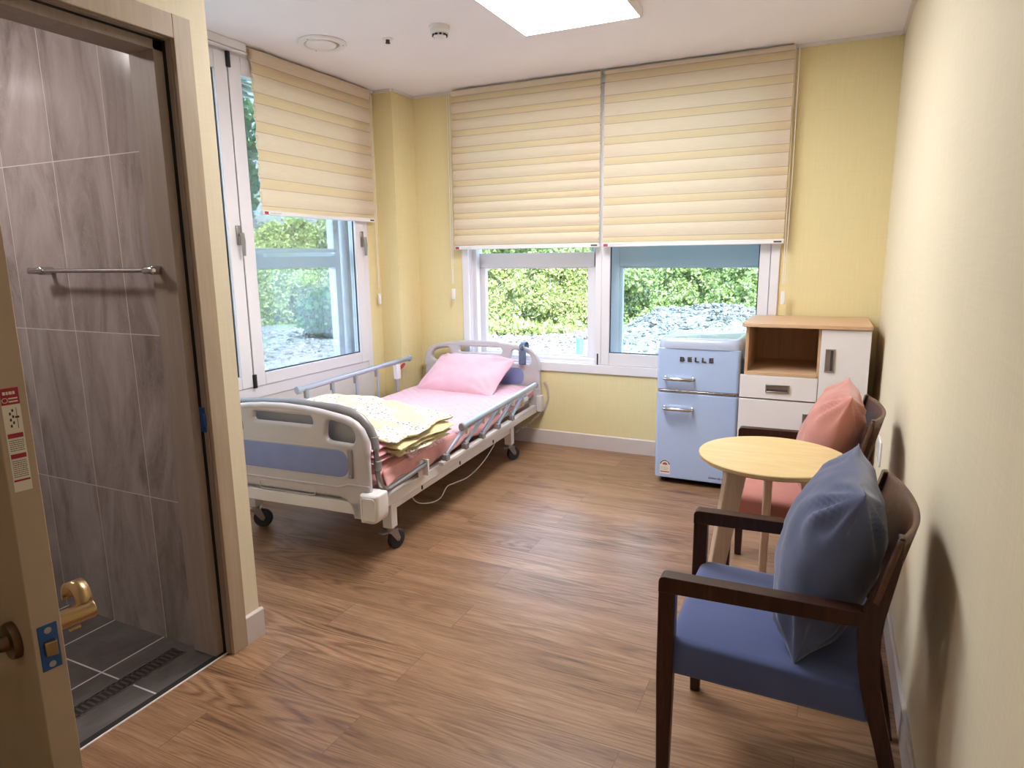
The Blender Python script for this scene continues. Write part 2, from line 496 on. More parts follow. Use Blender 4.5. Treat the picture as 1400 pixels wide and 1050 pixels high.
# ------------------------------------------------------------------ mesh helpers
class G:
    def __init__(s):
        s.v, s.f, s.mi = [], [], []
    def add(s, verts, faces, mi=0):
        o = len(s.v)
        s.v += [tuple(p) for p in verts]
        s.f += [tuple(i + o for i in f) for f in faces]
        s.mi += [mi] * len(faces)
        return s
    def box(s, x0, x1, y0, y1, z0, z1, mi=0):
        x0, x1 = sorted((x0, x1)); y0, y1 = sorted((y0, y1)); z0, z1 = sorted((z0, z1))
        return s.add([(x0, y0, z0), (x1, y0, z0), (x1, y1, z0), (x0, y1, z0), (x0, y0, z1), (x1, y0, z1), (x1, y1, z1), (x0, y1, z1)],
                     [(0, 3, 2, 1), (4, 5, 6, 7), (0, 1, 5, 4), (1, 2, 6, 5), (2, 3, 7, 6), (3, 0, 4, 7)], mi)
    def tube(s, path, r, n=12, mi=0, squash=None, caps=True):
        P = [Vector(p) for p in path]
        rs = r if isinstance(r, (list, tuple)) else [r] * len(P)
        verts, faces = [], []
        d0 = (P[1] - P[0]).normalized()
        a = d0.orthogonal().normalized()
        if abs(d0.z) < 0.9:
            a = d0.cross(Vector((0, 0, 1))).normalized()
        for i, p in enumerate(P):
            d = ((P[min(i + 1, len(P) - 1)] - p).normalized() + (p - P[max(i - 1, 0)]).normalized())
            d = d.normalized() if d.length > 1e-9 else d0
            a = (a - d * a.dot(d)).normalized()
            b = d.cross(a)
            for k in range(n):
                t = 2 * math.pi * k / n
                sx, sy = (squash or (1, 1))
                verts.append(p + a * math.cos(t) * rs[i] * sx + b * math.sin(t) * rs[i] * sy)
        for i in range(len(P) - 1):
            for k in range(n):
                k2 = (k + 1) % n
                faces.append((i * n + k, i * n + k2, (i + 1) * n + k2, (i + 1) * n + k))
        if caps:
            faces.append(tuple(reversed(range(n))))
            faces.append(tuple((len(P) - 1) * n + k for k in range(n)))
        return s.add(verts, faces, mi)
    def cyl(s, p0, p1, r0, r1=None, n=24, mi=0):
        return s.tube([p0, p1], [r0, r0 if r1 is None else r1], n, mi)
    def lathe(s, prof, c, axis='z', n=32, mi=0):
        """prof: list of (radius, height)"""
        verts, faces = [], []
        for r, h in prof:
            for k in range(n):
                t = 2 * math.pi * k / n
                q = {'z': (r * math.cos(t), r * math.sin(t), h), 'y': (r * math.sin(t), h, r * math.cos(t)), 'x': (h, r * math.cos(t), r * math.sin(t))}[axis]
                verts.append((c[0] + q[0], c[1] + q[1], c[2] + q[2]))
        m = len(prof)
        for i in range(m - 1):
            for k in range(n):
                k2 = (k + 1) % n
                faces.append((i * n + k, i * n + k2, (i + 1) * n + k2, (i + 1) * n + k))
        faces.append(tuple(reversed(range(n))))
        faces.append(tuple((m - 1) * n + k for k in range(n)))
        return s.add(verts, faces, mi)
    def prism(s, poly, axis, a0, a1, mi=0):
        """2d polygon swept along an axis; axis y: poly is (x, z); x: (y, z); z: (x, y)"""
        def m(p, a):
            return {'y': (p[0], a, p[1]), 'x': (a, p[0], p[1]), 'z': (p[0], p[1], a)}[axis]
        n = len(poly)
        v = [m(p, a0) for p in poly] + [m(p, a1) for p in poly]
        f = [tuple(range(n)), tuple(reversed(range(n, 2 * n)))]
        for i in range(n):
            j = (i + 1) % n
            f.append((i, i + n, j + n, j))
        return s.add(v, f, mi)
    def surf(s, fn, nu, nv, mi=0, wrap_u=False, wrap_v=False):
        vs = [fn(i / (nu if wrap_u else nu - 1), j / (nv if wrap_v else nv - 1)) for i in range(nu) for j in range(nv)]
        fs = []
        for i in range(nu if wrap_u else nu - 1):
            for j in range(nv if wrap_v else nv - 1):
                i2, j2 = (i + 1) % nu, (j + 1) % nv
                fs.append((i * nv + j, i2 * nv + j, i2 * nv + j2, i * nv + j2))
        return s.add(vs, fs, mi)
    def strip(s, line2d, a0, a1, thick, mi=0):
        pass
    def build(s, name, mats, parent=None, bevel=0.0, seg=2, angle=35, flat=False, subsurf=0):
        me = bpy.data.meshes.new(name)
        me.from_pydata(s.v, [], s.f)
        bm = bmesh.new()
        bm.from_mesh(me)
        bmesh.ops.recalc_face_normals(bm, faces=bm.faces)
        bm.to_mesh(me)
        bm.free()
        return link(name, me, mats, parent, bevel, seg, angle, flat, subsurf, s.mi)

def link(name, me, mats, parent=None, bevel=0.0, seg=2, angle=35, flat=False, subsurf=0, mi=None):
    if not isinstance(mats, (list, tuple)):
        mats = [mats]
    for m in mats:
        me.materials.append(MT[m] if isinstance(m, str) else m)
    if mi is not None and len(mats) > 1:
        me.polygons.foreach_set('material_index', mi)
    if not flat:
        me.shade_smooth()
        me.set_sharp_from_angle(angle=R(angle))
    o = bpy.data.objects.new(name, me)
    COL.objects.link(o)
    if parent is not None:
        o.parent = parent
    if bevel:
        b = o.modifiers.new('bevel', 'BEVEL')
        b.width = bevel
        b.segments = seg
        b.limit_method = 'ANGLE'
        b.angle_limit = R(40)
    if subsurf:
        ss = o.modifiers.new('subsurf', 'SUBSURF')
        ss.levels = ss.render_levels = subsurf
    return o

def tag(o, label, cat, group=None, kind=None):
    o['label'] = label
    o['category'] = cat
    if group:
        o['group'] = group
    if kind:
        o['kind'] = kind
    return o

def thing(name, label, cat, loc=(0, 0, 0), rotz=0.0, group=None, kind=None):
    o = bpy.data.objects.new(name, None)
    COL.objects.link(o)
    o.empty_display_size = 0.05
    o.location = loc
    o.rotation_euler = (0, 0, rotz)
    return tag(o, label, cat, group, kind)

def rpoly(pts, r, n=6):
    """polygon with rounded corners; r a number or one per corner"""
    out = []
    m = len(pts)
    for i, p in enumerate(pts):
        rr = r[i] if isinstance(r, (list, tuple)) else r
        p = Vector(p)
        a = Vector(pts[i - 1]) - p
        b = Vector(pts[(i + 1) % m]) - p
        if rr <= 0:
            out.append(tuple(p))
            continue
        ang = a.angle(b)
        t = min(rr / math.tan(ang / 2), a.length * 0.49, b.length * 0.49)
        p0, p1 = p + a.normalized() * t, p + b.normalized() * t
        for k in range(n + 1):
            u = k / n
            q = p0 * (1 - u) ** 2 + p * 2 * u * (1 - u) + p1 * u * u
            out.append(tuple(q))
    return out

def plate(name, outer, holes, y0, y1, mats, parent, bevel=0.006, seg=3):
    """a flat board in the x-z plane with holes, its rims rounded"""
    cu = bpy.data.curves.new(name, 'CURVE')
    cu.dimensions = '2D'
    cu.fill_mode = 'BOTH'
    for poly in [outer] + holes:
        sp = cu.splines.new('POLY')
        sp.points.add(len(poly) - 1)
        for q, p in zip(sp.points, poly):
            q.co = (p[0], p[1], 0, 1)
        sp.use_cyclic_u = True
    cu.extrude = max(0.0001, abs(y1 - y0) / 2 - bevel)
    cu.bevel_depth = bevel
    cu.bevel_resolution = seg
    cu.offset = -bevel
    tmp = bpy.data.objects.new('tmp', cu)
    COL.objects.link(tmp)
    dg = bpy.context.evaluated_depsgraph_get()
    me = bpy.data.meshes.new_from_object(tmp.evaluated_get(dg))
    bpy.data.objects.remove(tmp)
    yc = (y0 + y1) / 2
    for v in me.vertices:
        x, y, z = v.co
        v.co = (x, yc + z, y)
    bm = bmesh.new()
    bm.from_mesh(me)
    bmesh.ops.remove_doubles(bm, verts=bm.verts, dist=1e-6)
    bmesh.ops.recalc_face_normals(bm, faces=bm.faces)
    bm.to_mesh(me)
    bm.free()
    me.materials.clear()
    me.name = name
    return link(name, me, mats, parent)

def lettering(name, text, size, width, loc, mats, parent, extrude=0.002, bold=0.0, spacing=1.0, shear=0.0):
    """raised letters on a plane facing -y, left edge and baseline at loc"""
    cu = bpy.data.curves.new(name, 'FONT')
    cu.body = text
    cu.size = size
    cu.extrude = extrude
    cu.offset = bold
    cu.space_character = spacing
    cu.shear = shear
    tmp = bpy.data.objects.new('tmp', cu)
    COL.objects.link(tmp)
    dg = bpy.context.evaluated_depsgraph_get()
    me = bpy.data.meshes.new_from_object(tmp.evaluated_get(dg))
    bpy.data.objects.remove(tmp)
    xs = [v.co.x for v in me.vertices]
    k = width / (max(xs) - min(xs)) if width else 1
    x0 = min(xs)
    for v in me.vertices:
        x, y, z = v.co
        v.co = (loc[0] + (x - x0) * k, loc[1] - z, loc[2] + y)
    me.materials.clear()
    me.name = name
    return link(name, me, mats, parent, flat=True)

def fbm(x, y, z, o=3):
    return mnoise.fractal(Vector((x, y, z)), 1.0, 2.0, o)

def soft_slab(g, corners, zf, T, nu=40, nv=30, noise=0.01, nscale=6, seed=0, pw=5, mi=0, edge=0.0):
    """a cushion-like slab over four floor-plan corners (going round); zf(u,v) height of its underside"""
    c = [Vector((*p, 0)) for p in corners]
    def base(u, v):
        p = (c[0] * (1 - u) + c[1] * u) * (1 - v) + (c[3] * (1 - u) + c[2] * u) * v
        w = edge * (fbm(u * 3 + seed, v * 3, seed * 1.7))
        return p.x + w, p.y + w * 0.7
    def prof(u, v):
        a, b = abs(2 * u - 1), abs(2 * v - 1)
        return max(0.0, (1 - a ** pw)) ** 0.5 * max(0.0, (1 - b ** pw)) ** 0.5
    def top(u, v):
        x, y = base(u, v)
        k = prof(u, v)
        n = noise * fbm(x * nscale + seed * 3.1, y * nscale, seed) * (0.35 + 0.65 * k)
        return (x, y, zf(u, v) + T * 0.5 + T * 0.5 * k + n)
    def bot(u, v):
        x, y = base(u, v)
        k = prof(u, v)
        n = noise * fbm(x * nscale + seed * 3.1, y * nscale, seed) * (1 - k)
        return (x, y, zf(u, v) + T * 0.5 - T * 0.5 * k + n)
    # finer steps near the rim
    def e(t):
        return 0.5 - 0.5 * math.cos(math.pi * t) if True else t
    g.surf(lambda u, v: top(e(u), e(v)), nu, nv, mi)
    g.surf(lambda u, v: bot(e(u), e(v)), nu, nv, mi)
    return g

def pillow_geo(w, h, t, nu=44, nv=36, pinch=0.06, seed=0, wr=0.006, edge_pw=2.6):
    """pillow in local u (x) v (y) n (z): pointed corners, waisted sides"""
    g = G()
    def side(sgn):
        def fn(a, b):
            u = math.sin((a - 0.5) * math.pi)
            v = math.sin((b - 0.5) * math.pi)
            px = w / 2 * u * (1 - pinch * (1 - v * v))
            py = h / 2 * v * (1 - pinch * (1 - u * u))
            k = max(0, 1 - abs(u) ** edge_pw) ** 0.62 * max(0, 1 - abs(v) ** edge_pw) ** 0.62
            rad = max(abs(u), abs(v))
            crease = wr * fbm(px * 9 + seed, py * 9, seed + sgn) * k ** 0.5
            # folds running in from the corners
            cz = 0
            for cu, cv in ((1, 1), (1, -1), (-1, 1), (-1, -1)):
                d = math.hypot(u - cu, v - cv)
                th = math.atan2(v - cv, u - cu)
                cz += wr * 1.3 * math.sin(th * 12 + seed) * math.exp(-((d - 0.42) / 0.22) ** 2) * k ** 0.3
            return (px, py, sgn * (t / 2 * k) + crease + cz)
        return fn
    g.surf(side(1), nu, nv)
    g.surf(side(-1), nu, nv)
    return g

def weld(o, d=0.0006):
    bm = bmesh.new()
    bm.from_mesh(o.data)
    bmesh.ops.remove_doubles(bm, verts=bm.verts, dist=d)
    bmesh.ops.recalc_face_normals(bm, faces=bm.faces)
    bm.to_mesh(o.data)
    bm.free()
    o.data.shade_smooth()
    return o

def children(o):
    return [c for c in bpy.data.objects if c.parent == o]

def copy_tree(o, parent=None):
    c = o.copy()
    COL.objects.link(c)
    if parent is not None:
        c.parent = parent
    for ch in children(o):
        copy_tree(ch, c)
    return c

def part(g, name, mats, parent, **kw):
    """geometry given in room coordinates, stored relative to its (unrotated) parent"""
    l = Vector((0, 0, 0))
    q = parent
    while q is not None:
        l += q.location
        q = q.parent
    g.v = [(p[0] - l.x, p[1] - l.y, p[2] - l.z) for p in g.v]
    return g.build(name, mats, parent, **kw)

def struct(name, g, mats, label, cat, **kw):
    o = g.build(name, mats, None, **kw)
    return tag(o, label, cat, kind='structure')

XR, YB, XL = 0.2795, 4.478, -3.094
XC, YC = -2.925, 4.200
XP, YP = -1.838, 1.648            # bathroom partition: room face, end face
YT = 1.49                         # tiled wall
ZC = 2.57
DH, DJ, DZ = 0.596, 1.511, 2.033  # bathroom door: hinge side, lock side, head

# ------------------------------------------------------------------ room shell
g = G().box(-1.857, XR + 0.1, -1.3, YB + 0.1, -0.08, 0).box(-3.2, -1.857, YT + 0.05, YB + 0.1, -0.08, 0)
struct('floor', g, 'floor', 'brown oak plank floor of the bedroom', 'floor', flat=True)
g = G().box(-3.5, XR + 0.2, -1.5, YB + 0.35, ZC, ZC + 0.25)
struct('ceiling', g, 'ceiling', 'pale ceiling over the room', 'ceiling', flat=True)

WX0, WX1, WZ0, WZ1 = -2.53, -0.289, 0.557, 2.55
g = G()
g.box(-3.4, WX0, YB, YB + 0.25, -0.4, ZC).box(WX1, XR + 0.2, YB, YB + 0.25, -0.4, ZC)
g.box(WX0, WX1, YB, YB + 0.25, -0.4, WZ0).box(WX0, WX1, YB, YB + 0.25, WZ1, ZC)
struct('wall_back', g, 'wall_yellow', 'yellow papered wall with the wide window', 'wall', flat=True)

LY0, LY1, LZ0, LZ1 = 1.70, 4.05, 0.560, 2.555
g = G()
g.box(XL - 0.24, XL, YP - 0.15, LY0, -0.4, ZC).box(XL - 0.24, XL, LY1, YB, -0.4, ZC)
g.box(XL - 0.24, XL, LY0, LY1, -0.4, LZ0).box(XL - 0.24, XL, LY0, LY1, LZ1, ZC)
struct('wall_left', g, 'wall_yellow', 'yellow papered wall around the window beside the bed', 'wall', flat=True)
struct('wall_corner', G().box(XL - 0.05, XC, YC, YB + 0.05, -0.05, ZC), 'wall_yellow', 'yellow corner pier between the two windows', 'wall', flat=True)
struct('wall_right', G().box(XR, XR + 0.2, -1.5, YB + 0.2, -0.05, ZC), 'wall_cream', 'cream papered wall behind the two armchairs', 'wall', flat=True)
struct('wall_front', G().box(-2.1, XR + 0.2, -1.5, -1.3, -0.05, ZC), 'wall_cream', 'cream wall behind the viewer', 'wall', flat=True)
g = G()
g.box(-1.98, XP, -1.3, DH - 0.03, -0.05, ZC).box(-1.98, XP, DJ + 0.024, YP, -0.05, ZC).box(-1.98, XP, DH - 0.03, DJ + 0.024, DZ + 0.02, ZC)
struct('wall_bathroom', g, 'wall_cream', 'cream wall with the bathroom doorway', 'wall', flat=True)
struct('wall_return', G().box(-3.34, -1.98, YT + 0.012, YP, -0.05, ZC), 'wall_cream', 'end of the partition facing the bed', 'wall', flat=True)

# bathroom
struct('floor_bathroom', G().box(-3.3, -1.857, -0.5, YT + 0.01, -0.08, -0.004), 'bath_floor', 'dark slate tiles on the bathroom floor', 'floor', flat=True)
struct('wall_tiled', G().box(-3.3, -1.955, YT, YT + 0.012, -0.05, 2.3), 'tile', 'grey marble tiled bathroom wall', 'wall', flat=True)
struct('wall_bathroom_side', G().box(-3.4, -3.3, -0.6, YT, -0.05, 2.3), 'tile', 'far side wall of the bathroom', 'wall', flat=True)
struct('wall_bathroom_front', G().box(-3.4, -1.98, -0.6, -0.5, -0.05, 2.3), 'tile', 'near wall of the bathroom', 'wall', flat=True)
struct('ceiling_bathroom', G().box(-3.4, -1.98, -0.6, YT + 0.01, 2.3, 2.34), 'ceiling', 'low bathroom ceiling', 'ceiling', flat=True)

# skirting boards with a small top edge
def skirt(name, poly_axis, face, sign, a0, a1, label):
    d, h = 0.012, 0.108
    prof = [(0, 0), (0, h), (d * 0.5, h), (d, h - 0.006), (d, 0)]
    g = G()
    if poly_axis == 'y':
        g.prism([(face + sign * p, z) for p, z in prof], 'y', a0, a1)
    else:
        g.prism([(face + sign * p, z) for p, z in prof], 'x', a0, a1)
    g2 = struct(name, g, 'base_trim', label, 'baseboard', flat=True)
skirt('baseboard_back', 'x', YB, -1, XC, XR, 'pale skirting board under the wide window')
skirt('baseboard_right', 'y', XR, -1, -1.3, YB, 'pale skirting board behind the armchairs')
skirt('baseboard_left', 'y', XL, 1, YP, YC, 'pale skirting board under the left window')
skirt('baseboard_partition', 'y', XP, 1, 1.573, YP + 0.012, 'short skirting board beside the bathroom door frame')
skirt('baseboard_return', 'x', YP, 1, -3.09, XP - 0.001, 'skirting board on the end of the partition')

# ceiling moulding running round the room
def crown(pts):
    g = G()
    for i in range(len(pts) - 1):
        (x0, y0), (x1, y1), = pts[i], pts[i + 1]
        w = 0.018
        if abs(y0 - y1) < 1e-6:
            s = -1
            g.box(min(x0, x1), max(x0, x1), y0, y0 - w, ZC - 0.02, ZC)
        else:
            s = 1 if x0 < -1.8 else -1
            if x0 < -1.8 and max(y0, y1) < 1.7:
                s = 1
            g.box(x0, x0 + s * w, min(y0, y1), max(y0, y1), ZC - 0.02, ZC)
    return g
g = crown([(XP, -1.3), (XP, YP)])
g.box(XL, XP + 0.018, YP, YP + 0.018, ZC - 0.02, ZC)
struct('trim_1', g, 'white_trim', 'white ceiling moulding over the partition', 'moulding', flat=True)
g = crown([(XL, YP), (XL, YC), (XC, YC), (XC, YB), (XR, YB), (XR, -1.3)])
struct('trim_2', g, 'white_trim', 'white ceiling moulding round the window side', 'moulding', flat=True)

# white panel under the left window
struct('trim_3', G().box(XL, XL + 0.006, LY0, LY1, 0.10, LZ0 + 0.01), 'white_trim', 'white panel under the left window', 'panel', flat=True)

# ------------------------------------------------------------------ bathroom door frame and door
fr = thing('trim_4', 'beige wooden frame of the bathroom doorway', 'door frame', (XP, DJ, 0), kind='structure')
CW = 0.064
g = G()
x0, x1 = XP - 0.002, XP + 0.014
g.box(x0, x1, DJ, DJ + CW, 0, DZ + CW + 0.005).box(x0, x1, DH - CW, DH, 0, DZ + CW + 0.005).box(x0, x1, DH, DJ, DZ, DZ + CW + 0.005)
part(g, 'casing', 'frame_wood', fr, bevel=0.002)
g = G()
g.box(-1.8605, x0, DJ - 0.004, DJ + 0.022, 0, DZ + 0.018).box(-1.8605, x0, DH - 0.026, DH + 0.004, 0, DZ + 0.018).box(-1.8605, x0, DH, DJ, DZ - 0.004, DZ + 0.018)
part(g, 'rebate', 'jamb_wood', fr, bevel=0.001)
g = G()
g.box(-1.872, -1.8605, DJ - 0.006, DJ + 0.022, 0, DZ + 0.018).box(-1.872, -1.8605, DH - 0.026, DH + 0.006, 0, DZ + 0.018).box(-1.872, -1.8605, DH, DJ, DZ - 0.006, DZ + 0.018)
part(g, 'gasket', 'gasket', fr)
g = G()
JB = 1.473
g.box(-1.982, -1.872, JB, DJ + 0.022, 0, DZ + 0.018).box(-1.982, -1.872, DH - 0.026, DH + 0.034, 0, DZ + 0.018).box(-1.982, -1.872, DH, DJ, DZ - 0.034, DZ + 0.018)
part(g, 'stop', 'jamb_wood', fr, bevel=0.001)
# the blue strike plate on the lock side
g = G().box(-1.872, -1.846, DJ - 0.0065, DJ - 0.004, 0.815, 0.90)
g.box(-1.850, -1.842, DJ - 0.014, DJ - 0.004, 0.838, 0.878)
sp = part(g, 'strike_plate', 'blue_plate', fr, bevel=0.001)
# threshold: dark stone strip and a pale metal edge
g = G().box(-1.882, -1.858, DH - 0.02, DJ + 0.02, -0.02, 0.002)
struct('trim_5', g, 'gasket', 'dark threshold strip of the bathroom doorway', 'threshold', flat=True)
g = G().box(-1.858, -1.852, DH - 0.02, DJ + 0.02, -0.02, 0.003)
struct('trim_6', g, 'white_trim', 'thin pale edge between oak floor and threshold', 'threshold edge', flat=True)

# door leaf, swung out into the room; local x runs from hinge to lock edge, thickness along local y
ex, ey = -0.934, 0.457
hx, hy = XP + 0.01, DH
dirv = Vector((ex - hx, ey - hy))
DW = dirv.length
door = thing('door_1', 'beige bathroom door standing open at the left', 'door', (hx, hy, 0), math.atan2(dirv.y, dirv.x), kind='structure')
T = 0.036
G().box(0.002, DW, 0, T, 0.01, 2.02).build('leaf', 'door_film', door, bevel=0.0015)
zl = 0.86
lp = G().box(DW - 0.001, DW + 0.0012, 0.006, T - 0.006, zl - 0.033, zl + 0.033).build('latch_plate', 'blue_plate', door, bevel=0.0008)
lp['label'] = 'blue latch plate'
g = G()
g.prism([(0.011, 0.0), (0.011, 0.006), (0.024, 0.0105), (0.026, 0.0)], 'z', zl - 0.010, zl + 0.010)
g.v = [(DW + 0.001 + p[1], p[0], p[2]) for p in g.v]
g.build('latch_bolt', 'brass', lp, bevel=0.0008)
for dz in (-0.025, 0.025):
    G().cyl((DW + 0.001, T / 2, zl + dz), (DW + 0.0022, T / 2, zl + dz), 0.0045, n=14).build('screw', 'steel', lp)
def lever(side, mat, mat2, dx):
    """rosette, neck and grip; side -1: face y=0, +1: face y=T"""
    y0 = 0 if side < 0 else T
    s = side
    xb = DW - 0.062
    h = G()
    h.lathe([(0.0, 0), (0.026, 0), (0.0265, s * 0.005), (0.025, s * 0.010), (0.012, s * 0.011)], (xb, y0, zl), 'y', 36)
    h.cyl((xb, y0 + s * 0.009, zl), (xb, y0 + s * 0.020, zl), 0.0125, 0.0105, 24)
    h.cyl((xb, y0 + s * 0.018, zl), (xb, y0 + s * 0.052, zl), 0.0100, 0.0100, 24)
    o = h.build('handle', mat, door, angle=30)
    gr = G()
    if side < 0:
        gr.tube([(xb, y0 + s * 0.047, zl), (xb - 0.02, y0 + s * 0.050, zl), (xb - 0.125, y0 + s * 0.048, zl)], [0.009, 0.0085, 0.0075], 16)
        gr.build('grip', mat2, o)
    else:
        gr.cyl((xb, y0 + 0.012, zl), (xb, y0 + 0.066, zl), 0.0135, 0.0135, 28)
        gr.build('grip', mat2, o, bevel=0.002)
        # curved blade of the lever, sweeping up and back over the knob
        c = G()
        def fn(a, b):
            t = R(200) * a - R(10)
            rad = 0.025
            w = 0.012 + 0.010 * a
            x = xb - rad + rad * math.cos(t)
            z = zl + 0.012 + rad * math.sin(t) * 1.05
            return (x, y0 + 0.055 + (b - 0.5) * 0.022, z)
        c.surf(fn, 24, 2)
        q = c.build('lever_bow', mat2, o)
        so = q.modifiers.new('solid', 'SOLIDIFY')
        so.thickness = 0.005
        so.offset = 0
        G().cyl((xb + 0.0, y0 + 0.03, zl - 0.020), (xb + 0.0, y0 + 0.045, zl - 0.020), 0.0028, n=12).build('thumb_turn', mat2, o)
lever(-1, 'darkbronze', 'darkbronze', 0)
lever(1, 'brass', 'brass', 0)
# safety sticker on the lock edge
st = G().box(DW - 0.0005, DW + 0.0006, 0.0065, T - 0.0095, 1.107, 1.243).build('sticker', 'label_white', door)
st['label'] = 'white and dark red safety sticker'
st.location.z = -0.022
def sbar(y0, y1, z0, z1, m, nm):
    G().box(DW + 0.0005, DW + 0.0010, y0, y1, z0, z1).build(nm, m, st)
A, B = 0.0065, T - 0.0095
sbar(A, B, 1.2215, 1.243, 'label_red', 'header')
sbar(A + 0.0015, B - 0.0015, 1.178, 1.184, 'label_red', 'warning_bar')
sbar(A + 0.0015, B - 0.0015, 1.151, 1.157, 'label_red', 'warning_bar')
sbar(A + 0.001, B - 0.001, 1.1205, 1.1228, 'label_red', 'footer_bar')
g = G()
random.seed(3)
for z0, z1 in ((1.160, 1.175), (1.126, 1.148)):
    z = z1
    while z > z0:
        y = A + 0.002
        while y < B - 0.003:
            w = random.uniform(0.0008, 0.0026)
            g.box(DW + 0.0005, DW + 0.0009, y, min(y + w, B - 0.002), z - 0.0009, z)
            y += w + 0.0006
        z -= 0.0026
g.build('printed_lines', 'label_dark', st, flat=True)
g = G()
for k in range(6):
    g.box(DW + 0.0005, DW + 0.0009, A + 0.0065 + (k % 2) * 0.003, A + 0.0085 + (k % 2) * 0.003, 1.192 + k * 0.004, 1.1955 + k * 0.004)
g.box(DW + 0.0005, DW + 0.0009, A + 0.0145, A + 0.0150, 1.190, 1.217)
g.box(DW + 0.0005, DW + 0.0009, A + 0.0125, A + 0.0170, 1.2035, 1.2060)
g.build('diagram', 'label_dark', st, flat=True)

g = G()
for k, (y, w) in enumerate(((0.009, 0.003), (0.0128, 0.0022), (0.0157, 0.0034), (0.0198, 0.0026))):
    g.box(DW + 0.0009, DW + 0.0012, y, y + w, 1.2345, 1.2385)
for z in (1.2245, 1.2285):
    g.box(DW + 0.0009, DW + 0.0012, 0.0145, 0.0245, z, z + 0.0018)
g.tube([(DW + 0.001, 0.0105 + 0.003 * math.cos(t), 1.2275 + 0.003 * math.sin(t)) for t in np.linspace(0, 2 * math.pi, 14)], 0.0004, 5)
g.build('header_print', 'label_white', st, flat=True)

# ------------------------------------------------------------------ windows
def rect_frame(g, axis, a0, a1, z0, z1, d0, d1, w, wb=None, wt=None):
    """four bars; axis 'x': frame runs along x with depth d in y; axis 'y': along y with depth in x"""
    wb = w if wb is None else wb
    wt = w if wt is None else wt
    def bx(p0, p1, q0, q1):
        if axis == 'x':
            g.box(p0, p1, d0, d1, q0, q1)
        else:
            g.box(d0, d1, p0, p1, q0, q1)
    bx(a0, a0 + w, z0, z1)
    bx(a1 - w, a1, z0, z1)
    bx(a0 + w, a1 - w, z0, z0 + wb)
    bx(a0 + w, a1 - w, z1 - wt, z1)
    return g

# wide window in the back wall
w1 = thing('window_1', 'wide white window in the yellow back wall', 'window', (-1.41, YB + 0.05, WZ0), kind='structure')
g = G()
rect_frame(g, 'x', WX0, WX1, WZ0, WZ1, YB - 0.014, YB + 0.11, 0.052, 0.065)
rect_frame(g, 'x', WX0 + 0.052, WX1 - 0.052, WZ0 + 0.065, WZ1 - 0.05, YB + 0.055, YB + 0.11, 0.035, 0.03)
part(g, 'frame', 'pvc', w1, bevel=0.004)
g = G()
for yy in (YB + 0.012, YB + 0.03, YB + 0.048):
    g.box(WX0 + 0.052, WX0 + 0.060, yy, yy + 0.006, WZ0 + 0.065, WZ1 - 0.05)
    g.box(WX0 + 0.052, -1.483, yy, yy + 0.006, WZ0 + 0.065, WZ0 + 0.073)
part(g, 'track', 'pvc', w1)
# inner sash on the right half, its wide left stile in the middle
sx0, sx1 = -1.478, -0.345
g = G()
sz0, sz1 = WZ0 + 0.067, WZ1 - 0.055
g.box(sx0, -1.432, YB - 0.002, YB + 0.042, sz0, sz1)
g.box(-1.432, -1.373, YB + 0.000, YB + 0.046, sz0, sz1)
g.box(-0.408, sx1, YB + 0.000, YB + 0.046, sz0, sz1)
g.box(-1.373, -0.408, YB + 0.000, YB + 0.046, sz0, sz0 + 0.085)
g.box(-1.373, -0.408, YB + 0.000, YB + 0.046, sz1 - 0.085, sz1)
s = part(g, 'sash', 'pvc', w1, bevel=0.003)
g = G().box(-1.373, -0.408, YB + 0.02, YB + 0.027, sz0 + 0.085, sz1 - 0.085)
part(g, 'pane', 'tint', s)
g = G().box(-1.460, -1.450, YB - 0.006, YB + 0.004, sz0 - 0.002, sz0 + 0.078)
part(g, 'gap_plug', 'black', s, bevel=0.002)
g = G()
g.box(-1.373, -0.408, YB + 0.012, YB + 0.019, sz0 + 0.085, sz0 + 0.091).box(-1.373, -1.367, YB + 0.012, YB + 0.019, sz0 + 0.085, sz1 - 0.085).box(-0.414, -0.408, YB + 0.012, YB + 0.019, sz0 + 0.085, sz1 - 0.085)
part(g, 'seal', 'black', s)
# outer window with a cross bar
g = G()
OY0, OY1 = YB + 0.125, YB + 0.185
rect_frame(g, 'x', WX0, WX1, WZ0, WZ1, OY0 - 0.012, OY1, 0.07, 0.075)
g.box(WX0 + 0.07, -1.46, OY0, OY1 - 0.01, 1.305, 1.41)
g.box(-1.53, -1.34, OY0, OY1, WZ0 + 0.075, WZ1 - 0.07)
g.box(-1.34, WX1 - 0.07, OY0, OY1 - 0.01, 1.305, 1.49)
rect_frame(g, 'x', WX0 + 0.07, -1.53, WZ0 + 0.075, 1.305, OY0 + 0.01, OY1 - 0.01, 0.05, 0.03, 0.01)
rect_frame(g, 'x', -1.34, WX1 - 0.07, WZ0 + 0.075, 1.305, OY0 + 0.01, OY1 - 0.01, 0.02, 0.03, 0.01)
o = part(g, 'outer_frame', 'pvc', w1, bevel=0.003)
g = G().box(WX0 + 0.08, -1.53, OY0 + 0.03, OY0 + 0.036, WZ0 + 0.08, 1.31)
part(g, 'outer_pane', 'glass', o)
g = G().box(-1.34, WX1 - 0.08, OY0 + 0.03, OY0 + 0.036, WZ0 + 0.08, 1.31)
part(g, 'outer_pane', 'glass', o)
g = G().box(WX0 + 0.06, WX1 - 0.06, OY0 + 0.03, OY0 + 0.036, 1.40, WZ1 - 0.06)
part(g, 'outer_pane', 'tint', o)

